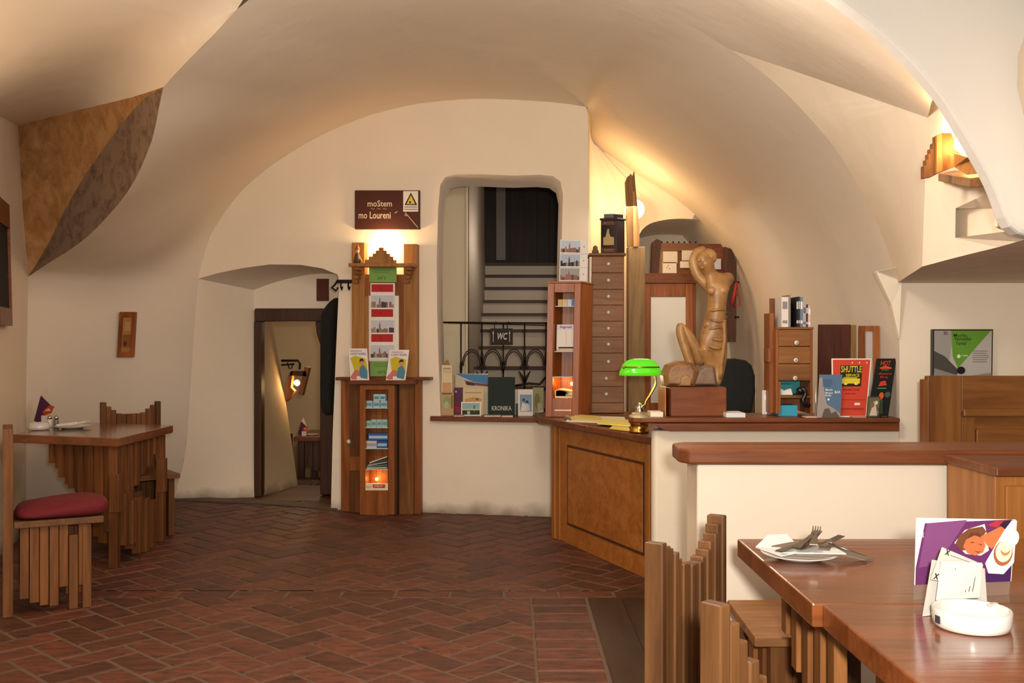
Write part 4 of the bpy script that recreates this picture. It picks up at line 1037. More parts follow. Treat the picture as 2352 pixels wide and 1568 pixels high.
# tall chest of small drawers
D = 7.06
t = thing('drawer_tower', 'tall narrow chest of ten small drawers with white knobs', 'drawer chest', V((P(1397,0,D).x, D+.12, zd)))
b = MB(W_OAK); zt = H-(587-784)/F*D; xl, xr = P(1357,0,D).x, P(1434,0,D).x
b.box((xl, D+.012, zd+.001), (xr, D+.24, zt)); b.build('body', t, bevel=.004)
b = MB(W_OAKX); b.box((xl-.012, D-.01, zt), (xr+.012, D+.25, zt+.018)); b.build('top', t, bevel=.003)
ys = [590,627,665,701,738,774,811,853,888,925,956]
for k in range(10):
    za_, zb2 = H-(ys[k+1]-784)/F*D+.003, H-(ys[k]-784)/F*D
    b = MB(wood('drawer_front', '#7a4e2c', '#9c6c40', 'X', 9, .45, vary=.2)); b.box((xl+.006, D-.006, max(za_, zd+.004)), (xr-.006, D+.012, zb2)); d = b.build('drawer', t, bevel=.003)
    if k < 9:
        xk = P(1397 if k < 7 else 1392,0,D).x; kb = MB(CHINA); kb.ball(V((xk, D-.016, (za_+zb2)/2+.004)), .013, n=10); kb.build('knob', d)
zt += .019
# tin and figure
t = thing('coffee_tin', 'square dark brown lidded tin with a cream castle picture, on the drawer tower', 'tin', V((P(1410,0,D).x, D+.1, zt)))
x0, x1, xm = P(1381,0,D).x, P(1437,0,D).x, P(1417,0,D).x; zl = H-(505-784)/F*D
b = MB(mat('dark_tin', '#2a1712', .35, .3)); b.prism([V((x0,D+.03,zt)), V((xm,D,zt)), V((x1,D+.05,zt)), V((xm-.04,D+.1,zt))], (0,0,zl-zt)); b.build('body', t, bevel=.004)
b = MB(mat('tin_lid', '#1e110d', .35, .3)); b.prism([V((x0-.01,D+.03,zl)), V((xm,D-.01,zl)), V((x1+.01,D+.05,zl)), V((xm-.04,D+.11,zl))], (0,0,.016)); b.prism([V((x0+.02,D+.03,zl+.016)), V((xm-.02,D+.02,zl+.016)), V((x1-.01,D+.05,zl+.016)), V((xm-.04,D+.08,zl+.016))], (-.0,0,.03)); b.build('lid', t, bevel=.003)
s = Sheet([V((x0,D+.03,zt+.002)), V((xm,D,zt+.002)), V((xm,D,zl-.002)), V((x0,D+.03,zl-.002))], mat('dark_tin', ''), .001)
s.rect(.05,.86,.95,.98,'5a3024').rect(.05,.02,.95,.16,'5a3024').poly([(.15,.24),(.15,.48),(.3,.5),(.35,.62),(.42,.74),(.5,.74),(.52,.62),(.6,.5),(.82,.48),(.82,.24)],'b59a66').text('MOZTE', .2,.87,.8,.96,'8a6a50').text('mozten', .2,.04,.8,.14,'8a6a50'); s.done('printed_front', parent=t)
b = MB(mat('stone_figure', '#6b5238', .7)); c = V((P(1369,0,D).x, D+.06, zt)); b.lathe(c, [(.024,0),(.024,.02),(.018,.03),(.016,.05),(.001,.06)], 12); single(b, 'small_bust', 'tiny brown carved head beside the dark tin', 'figurine')
# white pipe between case and drawers
b = MB(mat('white_pipe', '#d8cfc4', .4)); b.tube([V((P(1352,0,7.0).x,7.0,zd+.002)), P(1355,700,7.0), P(1356,590,7.0)], .009); b.build; single(b, 'white_pole', 'thin white pole between the display case and the drawer tower', 'pole')
# tall post behind the desk
D = 7.36
t = thing('carved_post', 'tall weathered timber post with a broken splintered top behind the lamp', 'timber post', V((P(1462,0,D).x, D+.06, 0)))
b = MB(wood('weathered_post', '#7d5a34', '#a58252', 'Z', 8, .6)); b.box((P(1443,0,D).x, D, 0), (P(1482,0,D).x, D+.12, H-(566-784)/F*D)); b.build('post', t, bevel=.005)
b = MB(wood('weathered_plank', '#8a5e30', '#b5834a', 'Z', 8, .6)); D2 = D+.01
b.prism([P(1441,566,D2), P(1440,500,D2), P(1436,418,D2), P(1441,406,D2), P(1446,402,D2), P(1449,398,D2), P(1453,405,D2), P(1457,392,D2), P(1460,430,D2), P(1464,470,D2), P(1469,520,D2), P(1469,566,D2)], (0,.04,0)); b.build('broken_plank', t, bevel=.003)
b = MB(W_LITE); b.prism([P(1455,566,D2-.02), P(1453,440,D2-.02), P(1459,440,D2-.02), P(1466,566,D2-.02)], (0,.02,0)); b.build('front_splint', t)
# globe lamp on the rear wall
t = thing('globe_wall_lamp', 'round glowing glass globe lamp on the rear wall above the timber post', 'lamp', P(1457,481,8.3))
b = MB(mat('glowing_globe', '#fff0d0', .2, emit='#ffd890', es=3.5)); b.ball(P(1457,481,8.22), .085, n=24); b.build('globe', t)
b = MB(BRASS); b.lathe(P(1457,481,8.34), [(.05,-.05),(.05,.05),(.001,.05)], 16); b.build('wall_mount', t)
# loose papers on the desk
for k, (x0, x1, y0, y1, z_, h, lab) in enumerate([
    (1300,1440,968,955,.001,'e6dcc0','large white sheets at the left of the desk'),
    (1310,1385,962,953,.008,'d8c070','yellow pad on the white sheets at left'),
    (1372,1452,974,962,.012,'e8d878','pale yellow papers beside the lamp'),
    (1400,1448,985,974,.004,'e0c060','yellow sheet at the front edge of the desk beside the lamp'),
    (1296,1312,962,955,.001,'9a8a80','small grey box at the left end of the desk papers')]):
    z_ = zd+z_; q = [PZ(x0,y0,z_), PZ(x1,y0+6,z_), PZ(x1-6,y1+4,z_), PZ(x0+14,y1,z_)]
    b = MB(ink(h)); b.prism(q, (0,0,.006 if k < 4 else .02)); single(b, 'paper_pad' if k < 4 else 'small_box', lab, 'paper' if k < 4 else 'box')
# banker's lamp
D = 5.56; c = V((P(1468,0,D).x, D, zd+.001))
t = thing('bankers_lamp', "banker's lamp with a glowing green glass shade on the desk corner", 'lamp', c)
b = MB(BRASS); b.lathe(c, [(.05,0),(.056,.004),(.056,.012),(.05,.02),(.05,.05),(.054,.055),(.001,.056)], 28); b.build('brass_base', t)
b = MB(W_REDX); b.lathe(c+V((0,0,.056)), [(.056,0),(.06,.006),(.06,.03),(.055,.034),(.001,.034)], 28); b.build('wooden_disc', t)
b = MB(mat('beige_marble', '#cfae86', .3)); b.lathe(c+V((.003,0,.09)), [(.045,0),(.047,.01),(.042,.022),(.001,.022)], 28); b.build('marble_disc', t)
b = MB(STEEL); b.lathe(c+V((.003,0,.112)), [(.025,0),(.03,.01),(.022,.02),(.026,.03),(.012,.04),(.012,.055),(.001,.056)], 20); b.build('collar', t)
j0 = c+V((.02,0,.15)); zt_ = H-(842-784)/F*D
st_ = [P(1480,938,D), P(1483,922,D), P(1494,905,D), P(1506,882,D), P(1505,866,D), P(1499,850,D), P(1498,842,D)]
b = MB(BRASS); b.tube(cat_rom(st_, 18), .0075, 10); b.build('stem', t)
GR = mat('lit_green_glass', '#3fbf1a', .15, emit='#6fe020', es=.4, coat=.6)
b = MB(GR); b.smooth = True; rings = []
cx = P(1471,0,D).x; zc = H-(862-784)/F*D; hw = 49/F*D
for k in range(13):
    u = -1+2*k/12; r = .085*math.sqrt(max(1-abs(u)**3.2, .02)); x = cx+u*hw
    ring = [V((x, D-.005+r*.85*math.cos(a), zc+r*1.12*math.sin(a))) for a in [math.pi*i/12 for i in range(13)]]
    rings.append(ring)
inner_ = [[V((p.x*1.0+(cx-p.x)*.03, D-.005+(p.y-D+.005)*.95, zc+(p.z-zc)*.95)) for p in r] for r in rings]
rings2 = [r+i[::-1] for r, i in zip(rings, inner_)]
b.ring_loft(rings2); b.build('shade', t)
b = MB(BRASS); b.tube([P(1434,843,D-.075), P(1515,843,D-.075)], .004); b.ball(P(1433,843,D-.078), .009, n=8)
b.tube([P(1498,843,D-.075), P(1498,842,D)], .004); b.build('cross_bar', t)
b = MB(STEEL); b.tube([P(1481,930,D), P(1472,936,D-.02)], .007); b.build('switch', t)
light('POINT', 'bankers_lamp_light', V((cx-.02, D, zc-.015)), .9, (1,.8,.45), .02)
# ============================================================ things on the counter board
z = zb
D = 5.14
t = thing('plinth_box', 'red-brown wooden box plinth under the carved figure', 'plinth', V((P(1600,0,D).x, D+.1, z)))
x0, x1 = P(1541,0,D).x, P(1670,0,D).x; ztp = H-(889-784)/F*D
b = MB(W_REDX); b.prism([V((x0,D,z)), V((x1,D+.01,z)), V((x1-.0,D+.24,z)), V((x0-.02,D+.26,z))], (0,0,ztp-z)); b.build('box', t, bevel=.005)
b = MB(W_HONZ); b.box((x0-.028, D+.02, z), (x0-.022, D+.26, ztp-.002)); b.build('side_plate', t)
zs_ = ztp+.001
SCU = thing('wooden_sculpture', 'carved light-brown wooden sculpture of a twisting nude figure with a raised bent knee', 'sculpture', V((P(1610,0,D).x, D+.12, zs_)))
def skin(name, joints, edges, mt, parent, sub=2):
    me = bpy.data.meshes.new(name); inv = ROOTM[parent.name].inverted()
    me.from_pydata([tuple(inv@V(j[:3])) for j in joints], edges, [])
    me.materials.append(mt)
    o = bpy.data.objects.new(name, me); COL.objects.link(o); o.parent = parent
    md = o.modifiers.new('skin', 'SKIN'); md.use_smooth_shade = True
    if not me.skin_vertices: 
        bm = bmesh.new(); bm.from_mesh(me); bm.verts.layers.skin.verify(); bm.to_mesh(me); bm.free()
    for i, sv in enumerate(me.skin_vertices[0].data):
        r = joints[i][3]; sv.radius = (r, joints[i][4] if len(joints[i]) > 4 else r); sv.use_root = (i == 0)
    md2 = o.modifiers.new('sub', 'SUBSURF'); md2.levels = sub; md2.render_levels = sub
    return o
def J(px, py, dy, r, r2=None):
    p = P(px, py, D+.12+dy); return (p.x, p.y, p.z, r, r2 or r)
js = [J(1638,775,0,0.08588,0.07006), J(1641,740,0,0.0791,0.06215), J(1645,705,0,0.06554,0.05424), J(1647,672,-.01,0.07458,0.05876), J(1642,648,-.01,0.06215,0.05085), J(1632,630,-.01,0.02938), J(1622,612,-.02,.052,.048), J(1615,592,-.02,.064,.06),
      J(1625,655,0,0.0339), J(1602,632,.0,0.03164), J(1592,604,.0,0.02938), J(1598,580,.01,0.02712), J(1622,573,.02,0.02712),
      J(1668,642,0,0.03842), J(1685,632,.0,0.02938),
      J(1652,815,0,0.05424,0.05085), J(1650,845,.0,0.03842), J(1647,872,0,0.02938), J(1642,886,-.01,0.02938),
      J(1624,800,0,0.0565), J(1637,845,.01,0.04068), J(1634,884,.01,0.02938)]
ed = [(0,1),(1,2),(2,3),(3,4),(4,5),(5,6),(6,7),(4,8),(8,9),(9,10),(10,11),(11,12),(4,13),(13,14),(0,15),(15,16),(16,17),(17,18),(0,19),(19,20),(20,21)]
skin('figure', js, ed, W_CARV, SCU)
js = [J(1612,838,0,.036), J(1598,800,-.01,.036,.034), J(1576,765,-.02,.034,.032), J(1561,744,-.02,.03), J(1565,770,-.03,.028), J(1578,812,-.03,.027), J(1588,842,-.03,.022), J(1592,852,-.03,.018)]
skin('raised_leg', js, [(i,i+1) for i in range(3)]+[(3,4),(4,5),(5,6),(6,7)], W_CARV, SCU)
js = [J(1600,852,.0,.034), J(1575,838,.0,.034), J(1545,842,.0,.036), J(1532,858,.0,.03)]
skin('lying_shin', js, [(0,1),(1,2),(2,3)], W_CARV, SCU)
hb = MB(W_CARV); hb.ball(P(1615,600,D+.10), .043, .92, 1.0, 1.22, 20); hb.build('head', SCU)
hb = MB(W_CARV); hb.ball(P(1626,590,D+.125), .045, 1.1, .9, 1.0, 16); hb.build('hair', SCU)
# face, ribs and folds as carved relief
for (x, y, dy, r, sx) in [(1607,597,-.058,.009,1.2),(1621,597,-.058,.009,1.2),(1614,604,-.063,.008,.7),(1614,614,-.055,.009,1.4),(1636,668,-.055,.026,1),(1660,668,-.055,.026,1),(1655,760,-.045,.02,1),(1630,745,-.04,.03,1.2)]:
    b = MB(W_CARV); b.ball(P(x, y, D+.12+dy), r, sx, .7, 1, 10); b.build('carved_relief', SCU)
b = MB(W_CARV); b.smooth = True
for y, x0, x1, a in [(730,1622,1668,8),(760,1616,1668,-9),(790,1618,1664,10),(716,1625,1668,-6),(775,1630,1664,6)]:
    b.tube(cat_rom([P(x0,y,D+.115), P((x0+x1)/2-8,y+a*.6,D+.055), P((x0+x1)/2+10,y+a,D+.055), P(x1,y-a*.4,D+.11)], 10), .008, 6)
b.tube(cat_rom([P(1662,735,D+.07), P(1664,780,D+.065), P(1658,820,D+.08), P(1654,870,D+.095)], 10), [.014]*9+[.008], 6)
b.build('drapery_folds', SCU)
def rock(pts, th, name, m, dd=0):
    b = MB(m); n = len(pts); rs = []
    c = sum((P(x, y, D+.1) for x, y in pts), V((0,0,0)))/n
    for k, (f, dy) in enumerate([(.72,0),(1,.03),(1,th-.03),(.75,th)]):
        ring = []
        for i, (x, y) in enumerate(pts):
            p = P(x, y, D+.1); q_ = c+(p-c)*f; q_.z = max(q_.z, zs_); ring.append(V((q_.x, D+.03+dd+dy, q_.z)))
        rs.append(ring)
    b.ring_loft(rs); return b.build(name, SCU, bevel=.006)
rock([(1524,889),(1520,862),(1530,838),(1556,828),(1590,832),(1600,850),(1594,889)], .17, 'rock', blotch('carved_rock_wood', [(.3,'#6e4a2a'),(.55,'#8a6238'),(.8,'#a57e4c')], 9, .45))
rock([(1584,889),(1600,850),(1618,836),(1640,840),(1648,889)], .15, 'rock_wedge', blotch('dull_bark_wood', [(.3,'#5e4636'),(.55,'#7c6250'),(.8,'#8e745c')], 9, .6), .03)
rock([(1552,889),(1556,862),(1574,856),(1588,868),(1584,889)], .08, 'carved_step', W_CARV, -.01)
# leaflets lying on the board
def flatbox(x0, x1, D_, dep, zz0, th, h, name, label, cat, group=None):
    b = MB(ink(h)); b.box((P(x0,0,D_).x, D_, zz0), (P(x1,0,D_).x, D_+dep, zz0+th)); return single(b, name, label, cat, group)
flatbox(1494,1523,5.12,.12,z,.024,'e8dcc8','paper_stack','small white stack of papers between the green lamp and the plinth','papers')
flatbox(1668,1712,5.08,.16,z,.022,'dcdcdc','paper_stack','white stack of leaflets to the right of the plinth','papers')
flatbox(1850,1894,5.06,.06,z,.005,'d9b8a8','leaflet','flat pinkish leaflet in front of the drawer tower on the counter board','leaflet')
flatbox(1958,2002,5.06,.05,z,.005,'c98a78','leaflet','flat reddish leaflet in front of the red poster','leaflet')
# small drawer tower
D = 5.16
t = thing('drawer_tower', 'small brown drawer tower with three round white knobs on the counter board', 'drawer chest', V((P(1828,0,D).x, D+.1, z)))
X = lambda px: P(px,0,D).x
Z = lambda py: H-(py-784)/F*D
def tb_(m, x0, y0, x1, y1, dy, tt, name, bev=.002, par=None):
    b = MB(m); b.box((X(x0), D+dy, max(Z(y1), z)), (X(x1), D+dy+tt, Z(y0))); return b.build(name, par or t, bevel=bev)
WB = wood('brown_chest', '#80502a', '#a06c3c', 'X', 8, .4)
tb_(W_RED, 1782, 755, 1789, 950, 0, .2, 'side'); tb_(W_RED, 1861, 755, 1867, 950, 0, .2, 'side')
tb_(W_RED, 1775, 718, 1785, 950, .06, .12, 'side_board'); tb_(W_RED, 1771, 800, 1777, 832, .05, .1, 'side_block')
tb_(W_RED, 1788, 682, 1864, 755, .17, .015, 'back_board'); tb_(W_RED, 1789, 758, 1861, 948, .185, .012, 'back')
tb_(WB, 1783, 751, 1868, 756, -.006, .2, 'top')
for k, (y0, y1, ky) in enumerate([(757,795,787),(796,835,827),(836,874,868)]):
    d = tb_(WB, 1789, y0, 1861, y1, -.004, .18, 'drawer', .003)
    b = MB(CHINA); b.lathe(V((0,0,0)), [(.009,0),(.012,.006),(.011,.012),(.001,.013)], 14); b.v = [V((p.x, -p.z, p.y))+V((X(1828-1.5*k), D-.004, Z(ky))) for p in b.v]; b.build('knob', d)
    b = MB(ink('2a2018')); b.v = []; b.box((X(1827-1.5*k), D-.0182, Z(ky+1.2)), (X(1829-1.5*k), D-.0172, Z(ky-1.2))); b.build('knob_screw', d)
tb_(W_OAKX, 1789, 908, 1861, 914, 0, .18, 'shelf'); tb_(ink('3f8f98'), 1790, 876, 1860, 907, .175, .01, 'blue_back'); tb_(W_OAK, 1789, 876, 1793, 948, -.002, .02, 'stile')
b = MB(ink('3a9cb8')); b.box((X(1790), D+.02, z), (X(1834), D+.14, Z(931))); single(b, 'blue_box', 'bright blue box in the bottom compartment of the small drawer tower', 'box')
b = MB(ink('3f8f98')); b.box((X(1792), D+.10, Z(907.5)), (X(1834), D+.17, Z(884))); single(b, 'blue_folder', 'teal folder behind the white card in the upper compartment', 'folder')
b = MB(ink('e0dace')); b.prism([V((X(1790), D+.02, Z(907))), V((X(1823), D+.02, Z(907))), V((X(1822), D+.04, Z(893))), V((X(1815), D+.04, Z(894))), V((X(1806), D+.04, Z(898))), V((X(1798), D+.04, Z(893)))], (0,.03,0)); single(b, 'card_stack', 'white cards with a notched top in the upper compartment', 'cards')
b = MB(mat('black_plastic', '#0c0c0c', .35)); b.tube(cat_rom([P(1838,895,D-.02), P(1846,893,D-.03), P(1850,905,D-.03), P(1844,918,D-.03), P(1848,928,D-.03), P(1858,931,D-.02)], 14), .011, 8); b.ball(P(1838,897,D-.02), .02, n=10); b.ball(P(1856,930,D-.02), .014, n=10); single(b, 'black_scissors', 'black plastic gadget hanging at the front of the small drawer tower', 'gadget')
# books standing on its top
z2 = Z(750.5)
def book(x0, x1, y0, h, lab, D_=None, tilt=0, acc=None):
    D_ = D_ or D+.02; b = MB(ink(h, .35)); yb = ybase(z2, D_)
    a_, b_ = P(x0, yb, D_), P(x1, yb, D_); hz = (yb-y0)/F*D_
    b.hexa([a_, b_, b_+V((0,.13,0)), a_+V((0,.13,0)), a_+V((tilt,0,hz)), b_+V((tilt,0,hz)), b_+V((tilt,.13,hz)), a_+V((tilt,.13,hz))])
    if acc:
        b.m(ink(acc)); w_ = (b_.x-a_.x)
        for f0, f1 in ((.12,.22),(.6,.85)): b.box((a_.x+w_*.15, D_-.0008, a_.z+hz*f0), (a_.x+w_*.85, D_, a_.z+hz*f1))
    single(b, 'book', lab, 'book', 'books on the small drawer tower')
book(1795,1811,682,'d8d0c8','thick white-spined book, leftmost on the small drawer tower', acc='8a8480')
book(1811.5,1816,677,'8a8078','grey book leaning against the thick white one', D+.03)
book(1829,1833,682,'1e1c1c','black book, leftmost of the slim ones', acc='d0c8c0')
book(1833.3,1837.5,681,'2c3440','dark slate book beside the black one', acc='c9c0b8')
book(1837.8,1844,682,'6a7a8c','blue-grey book with a white band', acc='e0dcd6')
book(1844.3,1851,698,'a9a49e','short pale grey book', acc='6a6460')
book(1851.3,1856,699,'3f3a5c','short dark violet book', acc='c0bcd0')
book(1856.3,1862,702,'d4b4ac','short pink and white book, rightmost on the small drawer tower', tilt=-.004, acc='e8e4e0')
# slim white things beside tower
s = Sheet(stand(1751,896,1762,5.3,z,.0), ink('dad2c8'), .01); s.rect(.4,.6,.8,.8,'f0ece6'); s.done('paper_block', 'slim white block standing left of the small drawer tower', 'paper')
b = MB(mat('white_pipe', '')); b.tube([V((P(1766,0,5.3).x,5.3,z+.001)), P(1769,850,5.3)], .004); single(b, 'white_rod', 'thin white rod leaning left of the small drawer tower', 'rod')
# boards and frames leaning behind
def lean_board(x0, y0, x1, y1, D_, m, name, label, cat, th=.02, zb_=None, sk=0):
    zb_ = z if zb_ is None else zb_; yb = ybase(zb_, D_); b = MB(m)
    q = [P(x0-sk,yb,D_), P(x1-sk,yb,D_), P(x1,y0,D_), P(x0,y0,D_)]; b.prism(q, (0,th,0)); return single(b, name, label, cat, bevel=.002)
lean_board(1881,745,1953,0,5.34, W_DARK if 0 else wood('dark_red_board','#4c2415','#6a3420','Z',8,.4), 'wooden_board', 'dark red-brown board standing behind the red poster', 'board', sk=2)
lean_board(1955,746,1967,0,5.33, W_PALE, 'pale_board', 'narrow pale board leaning beside the dark board', 'board')
t = thing('picture_frame', 'empty wooden frame standing behind the red poster', 'frame', V((X(1997)*1.03, 5.38, z)))
D3 = 5.36; yb = ybase(z, D3)
b = MB(W_RED); rect_frame(b, [P(1974,yb,D3), P(2020,yb,D3), P(2020,748,D3), P(1974,748,D3)], .3, .02, .06); b.build('frame_bars', t, bevel=.002)
b = MB(ink('b9b0a8')); b.prism([P(1984,yb-8,D3+.012), P(2009,yb-8,D3+.012), P(2009,760,D3+.012), P(1984,760,D3+.012)], (0,.004,0)); b.build('grey_backing', t)
# brochures
D = 5.10
s = Sheet([P(1912,ybase(z,D),D), P(1990,ybase(z,D),D), P(2002,823,D+.05), P(1910,823,D+.05)], ink('e8e0d8'), .004)
s.rect(.03,.02,.97,.98,'c8452f').rect(.22,.52,.78,.88,'2a2418').text('SHUTTLE', .24,.76,.77,.87,'d8c838').text('SERVICE', .36,.685,.72,.735,'d8c838').rect(.26,.57,.74,.655,'d8c838').rect(.3,.66,.66,.675,'d8c838')
s.disc(.36,.565,.05,.02,'e8dc60').disc(.64,.565,.05,.02,'e8dc60').text('? WALKING TOURS', .26,.45,.74,.48,'5a2018').text('daily start', .35,.38,.65,.41,'5a2018').rect(.08,.29,.92,.295,'7a2418').rect(.62,.2,.78,.24,'e8d8d0').text('vvvvvvvvvvv', .1,.12,.9,.15,'7a2418').text('.  .  .', .5,.91,.9,.94,'e8d0c8')
s.done('poster', 'red poster with a yellow bus picture lettered SHUTTLE', 'poster')
s = Sheet([P(1876,ybase(z,D-.04),D-.04), P(1930,ybase(z,D-.04),D-.04), P(1935,860,D), P(1882,860,D)], ink('56718f'), .003)
s.poly([(0,0),(.0,.9),(.12,.95),(.3,.5),(.4,.3),(.6,.25),(.98,.1),(.98,0)],'9a8e88').poly([(.2,0),(.3,.2),(.5,.22),(.6,.1),(.8,.15),(.98,.0)],'5c544c').text('Mooln', .3,.62,.6,.67,'dce2e6').text('Monumts', .3,.55,.62,.6,'dce2e6').text('Kolfu', .3,.49,.55,.54,'dce2e6').disc(.45,.42,.05,.025,'dce2e6').text('BAR', .7,.56,.95,.62,'dce2e6').lines(.15,.72,.6,.9,4,'3f5a78')
s.done('brochure', 'blue-grey brochure left of the red poster', 'brochure', 'brochures on the counter board')
b = MB(mat('steel_clip','#d0ccc4',.3,.8)); b.tube([V((P(1873,0,5.08).x,5.08,z)), P(1874,884,5.08)], .004); single(b, 'metal_rod', 'thin shiny rod left of the blue-grey brochure', 'rod')
s = Sheet([P(1993,ybase(z,D-.01),D-.01), P(2040,ybase(z,D-.01),D-.01), P(2059,823,D+.06), P(2014,823,D+.06)], ink('171a16'), .003)
s.text('HOT', .24,.88,.74,.96,'c84a28').poly([(.2,.84),(.5,.88),(.84,.84),(.8,.82),(.25,.82)],'c84a28').text('tango', .3,.78,.7,.82,'3f7a3a').text('theatre', .2,.72,.85,.76,'b03a28').text('fire', .3,.66,.7,.7,'b03a28').poly([(.28,.52),(.35,.6),(.6,.62),(.7,.54)],'c83a2c').rect(.25,.48,.7,.495,'4a9a58').disc(.5,.36,.12,.06,'c85a30').disc(.8,.38,.14,.05,'4a5450').poly([(.3,.1),(.4,.3),(.6,.3),(.7,.05)],'3a4a34')
s.done('brochure', 'black leaflet with red and green lettering at the right end of the counter board', 'brochure', 'brochures on the counter board')
s = Sheet([P(1990,ybase(z,D-.045),D-.045), P(2020,ybase(z,D-.045),D-.045), P(2022,910,D-.035), P(1994,910,D-.035)], ink('4a3a2c'), .003)
s.rect(.06,.06,.94,.94,'5f6440').poly([(.2,.1),(.5,.8),(.7,.5),(.8,.1)],'c9b8a8').disc(.4,.6,.15,.12,'8a5a50').disc(.7,.7,.12,.1,'d8c8b8'); s.done('brochure', 'small picture flyer in front of the black leaflet', 'brochure', 'brochures on the counter board')
b = MB(STEEL); b.tube([V((P(2016,0,5.05).x,5.052,z+.003)), V((P(2018,0,5.05).x,5.052,z+.05)), V((P(2020,0,5.1).x,5.09,z+.003)), V((P(2034,0,5.1).x,5.08,z+.003))], .003, 6); single(b, 'wire_stand', 'small wire stand in front of the black leaflet', 'stand')
# ============================================================ behind the counter
D = 6.3
t = thing('office_chair', 'black padded office chair behind the carved figure', 'chair', V((P(1690,0,D).x, D+.2, 0)))
b = MB(mat('black_upholstery','#101210',.8,noise=.3)); b.smooth = False
rings = []
cxp, wz = 1691, 44
for dy, f in ((0,.9),(.015,1),(.075,1),(.09,.9)):
    ring = []
    for x, y in [(1655,950),(1728,950),(1737,900),(1735,860),(1728,838),(1714,827),(1690,823),(1668,824),(1652,832),(1645,850),(1645,900)]:
        ring.append(P(cxp+(x-cxp)*f, 886+(y-886)*f, D)+V((0,dy,0)))
    rings.append(ring)
b.ring_loft(rings); b.build('backrest', t, bevel=.015)
b = MB(MC['black_upholstery']); b.cbox((P(1690,0,D).x, D+.3, .5), (.45,.42,.08)); b.build('seat', t, bevel=.03)
b = MB(MC['black_upholstery']); b.cbox((P(1690,0,D).x, D+.07, .62), (.08,.02,.3)); b.build('back_support', t)
b = MB(STEEL); b.tube([V((P(1690,0,D).x, D+.3, .05)), V((P(1690,0,D).x, D+.3, .47))], .025); b.build('column', t)
for k in range(5):
    a_ = 2*math.pi*k/5; b = MB(mat('black_plastic','')); c_ = V((P(1690,0,D).x, D+.3, .07)); e_ = c_+V((.26*math.cos(a_), .26*math.sin(a_), -.03)); b.tube([c_, e_], [.02,.014]); b.ball(e_+V((0,0,-.01)), .029); b.build('leg', t)
D = 7.1
b = MB(W_DARK); b.prism([V((P(1726,0,D).x,D,0)), V((P(1742,0,D).x,D+.1,0)), V((P(1742,0,D).x,D+.14,0)), V((P(1726,0,D).x,D+.04,0))], (0,0,H-(862-784)/F*D)); single(b, 'wooden_screen', 'dark brown wooden panel edge to the right of the office chair', 'panel')
# cupboard in the rear niche with white panel
D = 8.2
t = thing('cupboard', 'red-brown wooden cupboard with a white panel in its door behind the post', 'cupboard', V((P(1540,0,D).x, D+.1, 0)))
b = MB(W_RED); b.box((P(1476,0,D).x, D+.02, 0), (P(1600,0,D).x, D+.17, H-(630-784)/F*D)); b.build('body', t, bevel=.004)
b = MB(W_REDX); b.pbox(1474, 627, 1602, 650, D-.01, .03); b.build('top_rail', t, bevel=.003)
b = MB(W_RED)
rect_frame(b, [P(1478,955,D), P(1592,955,D), P(1592,651,D), P(1478,651,D)], .15, .03, .1); b.build('door_frame', t, bevel=.003)
b = MB(mat('white_board_panel','#dedcd2',.4)); b.pbox(1494, 682, 1576, 925, D+.005, .012); b.build('white_panel', t)
b = MB(W_PALE); b.box((P(1576,0,D).x, D-.0, 0), (P(1583,0,D).x, D+.02, H-(640-784)/F*D)); b.build
# letter rack above
D = 8.32
t = thing('letter_rack', 'wooden letter rack with pinned white papers above the cupboard', 'letter rack', P(1580,628,D+.03))
zr = H-(630-784)/F*8.2+.002
b = MB(W_DARK); b.prism([V((P(1496,0,D).x,D,zr)), V((P(1512,0,D).x,D,zr)), P(1518,552,D), P(1508,548,D), P(1499,556,D)], (0,.08,0)); b.build('left_post', t, bevel=.003)
b = MB(W_OAKX); b.pbox(1512, 558, 1605, 576, D+.01, .03); b.build('top_rail', t)
b = MB(W_PALE); b.pbox(1512, 576, 1527, 628, D+.02, .02); b.build('back_strip', t); b = MB(W_OAK); b.pbox(1520, 576, 1605, 628, D+.04, .02); b.build('back_board', t)
b = MB(W_REDX); b.pbox(1605, 560, 1668, 632, D+.03, .03); b.build('right_board', t)
for x in range(1520, 1600, 13):
    b = MB(IRON); b.ball(P(x,556,D+.02), .008, n=8); b.build('peg', t)
for k, (x0,y0,x1,y1,lab) in enumerate([(1523,577,1556,604,'upper left white note on the letter rack'),(1522,602,1554,627,'lower left white note with small marks on the letter rack'),(1566,575,1592,598,'upper middle white note on the letter rack'),(1562,600,1590,615,'lower middle white note on the letter rack'),(1630,594,1656,618,'white note pinned right of the carved head')]):
    s = Sheet(frontal(x0,y0,x1,y1,D+.008 - (.0 if k < 4 else 0)), ink(['d4c8b4','ddd2c0','d0c6b8','e0d8cc','d0ccd0'][k]), .003)
    if k == 1: s.disc(.3,.5,.04,.05,'6a5a4a',6).disc(.5,.4,.04,.05,'6a5a4a',6).disc(.4,.7,.04,.05,'6a5a4a',6)
    s.done('note', lab, 'note', 'notes on the letter rack')
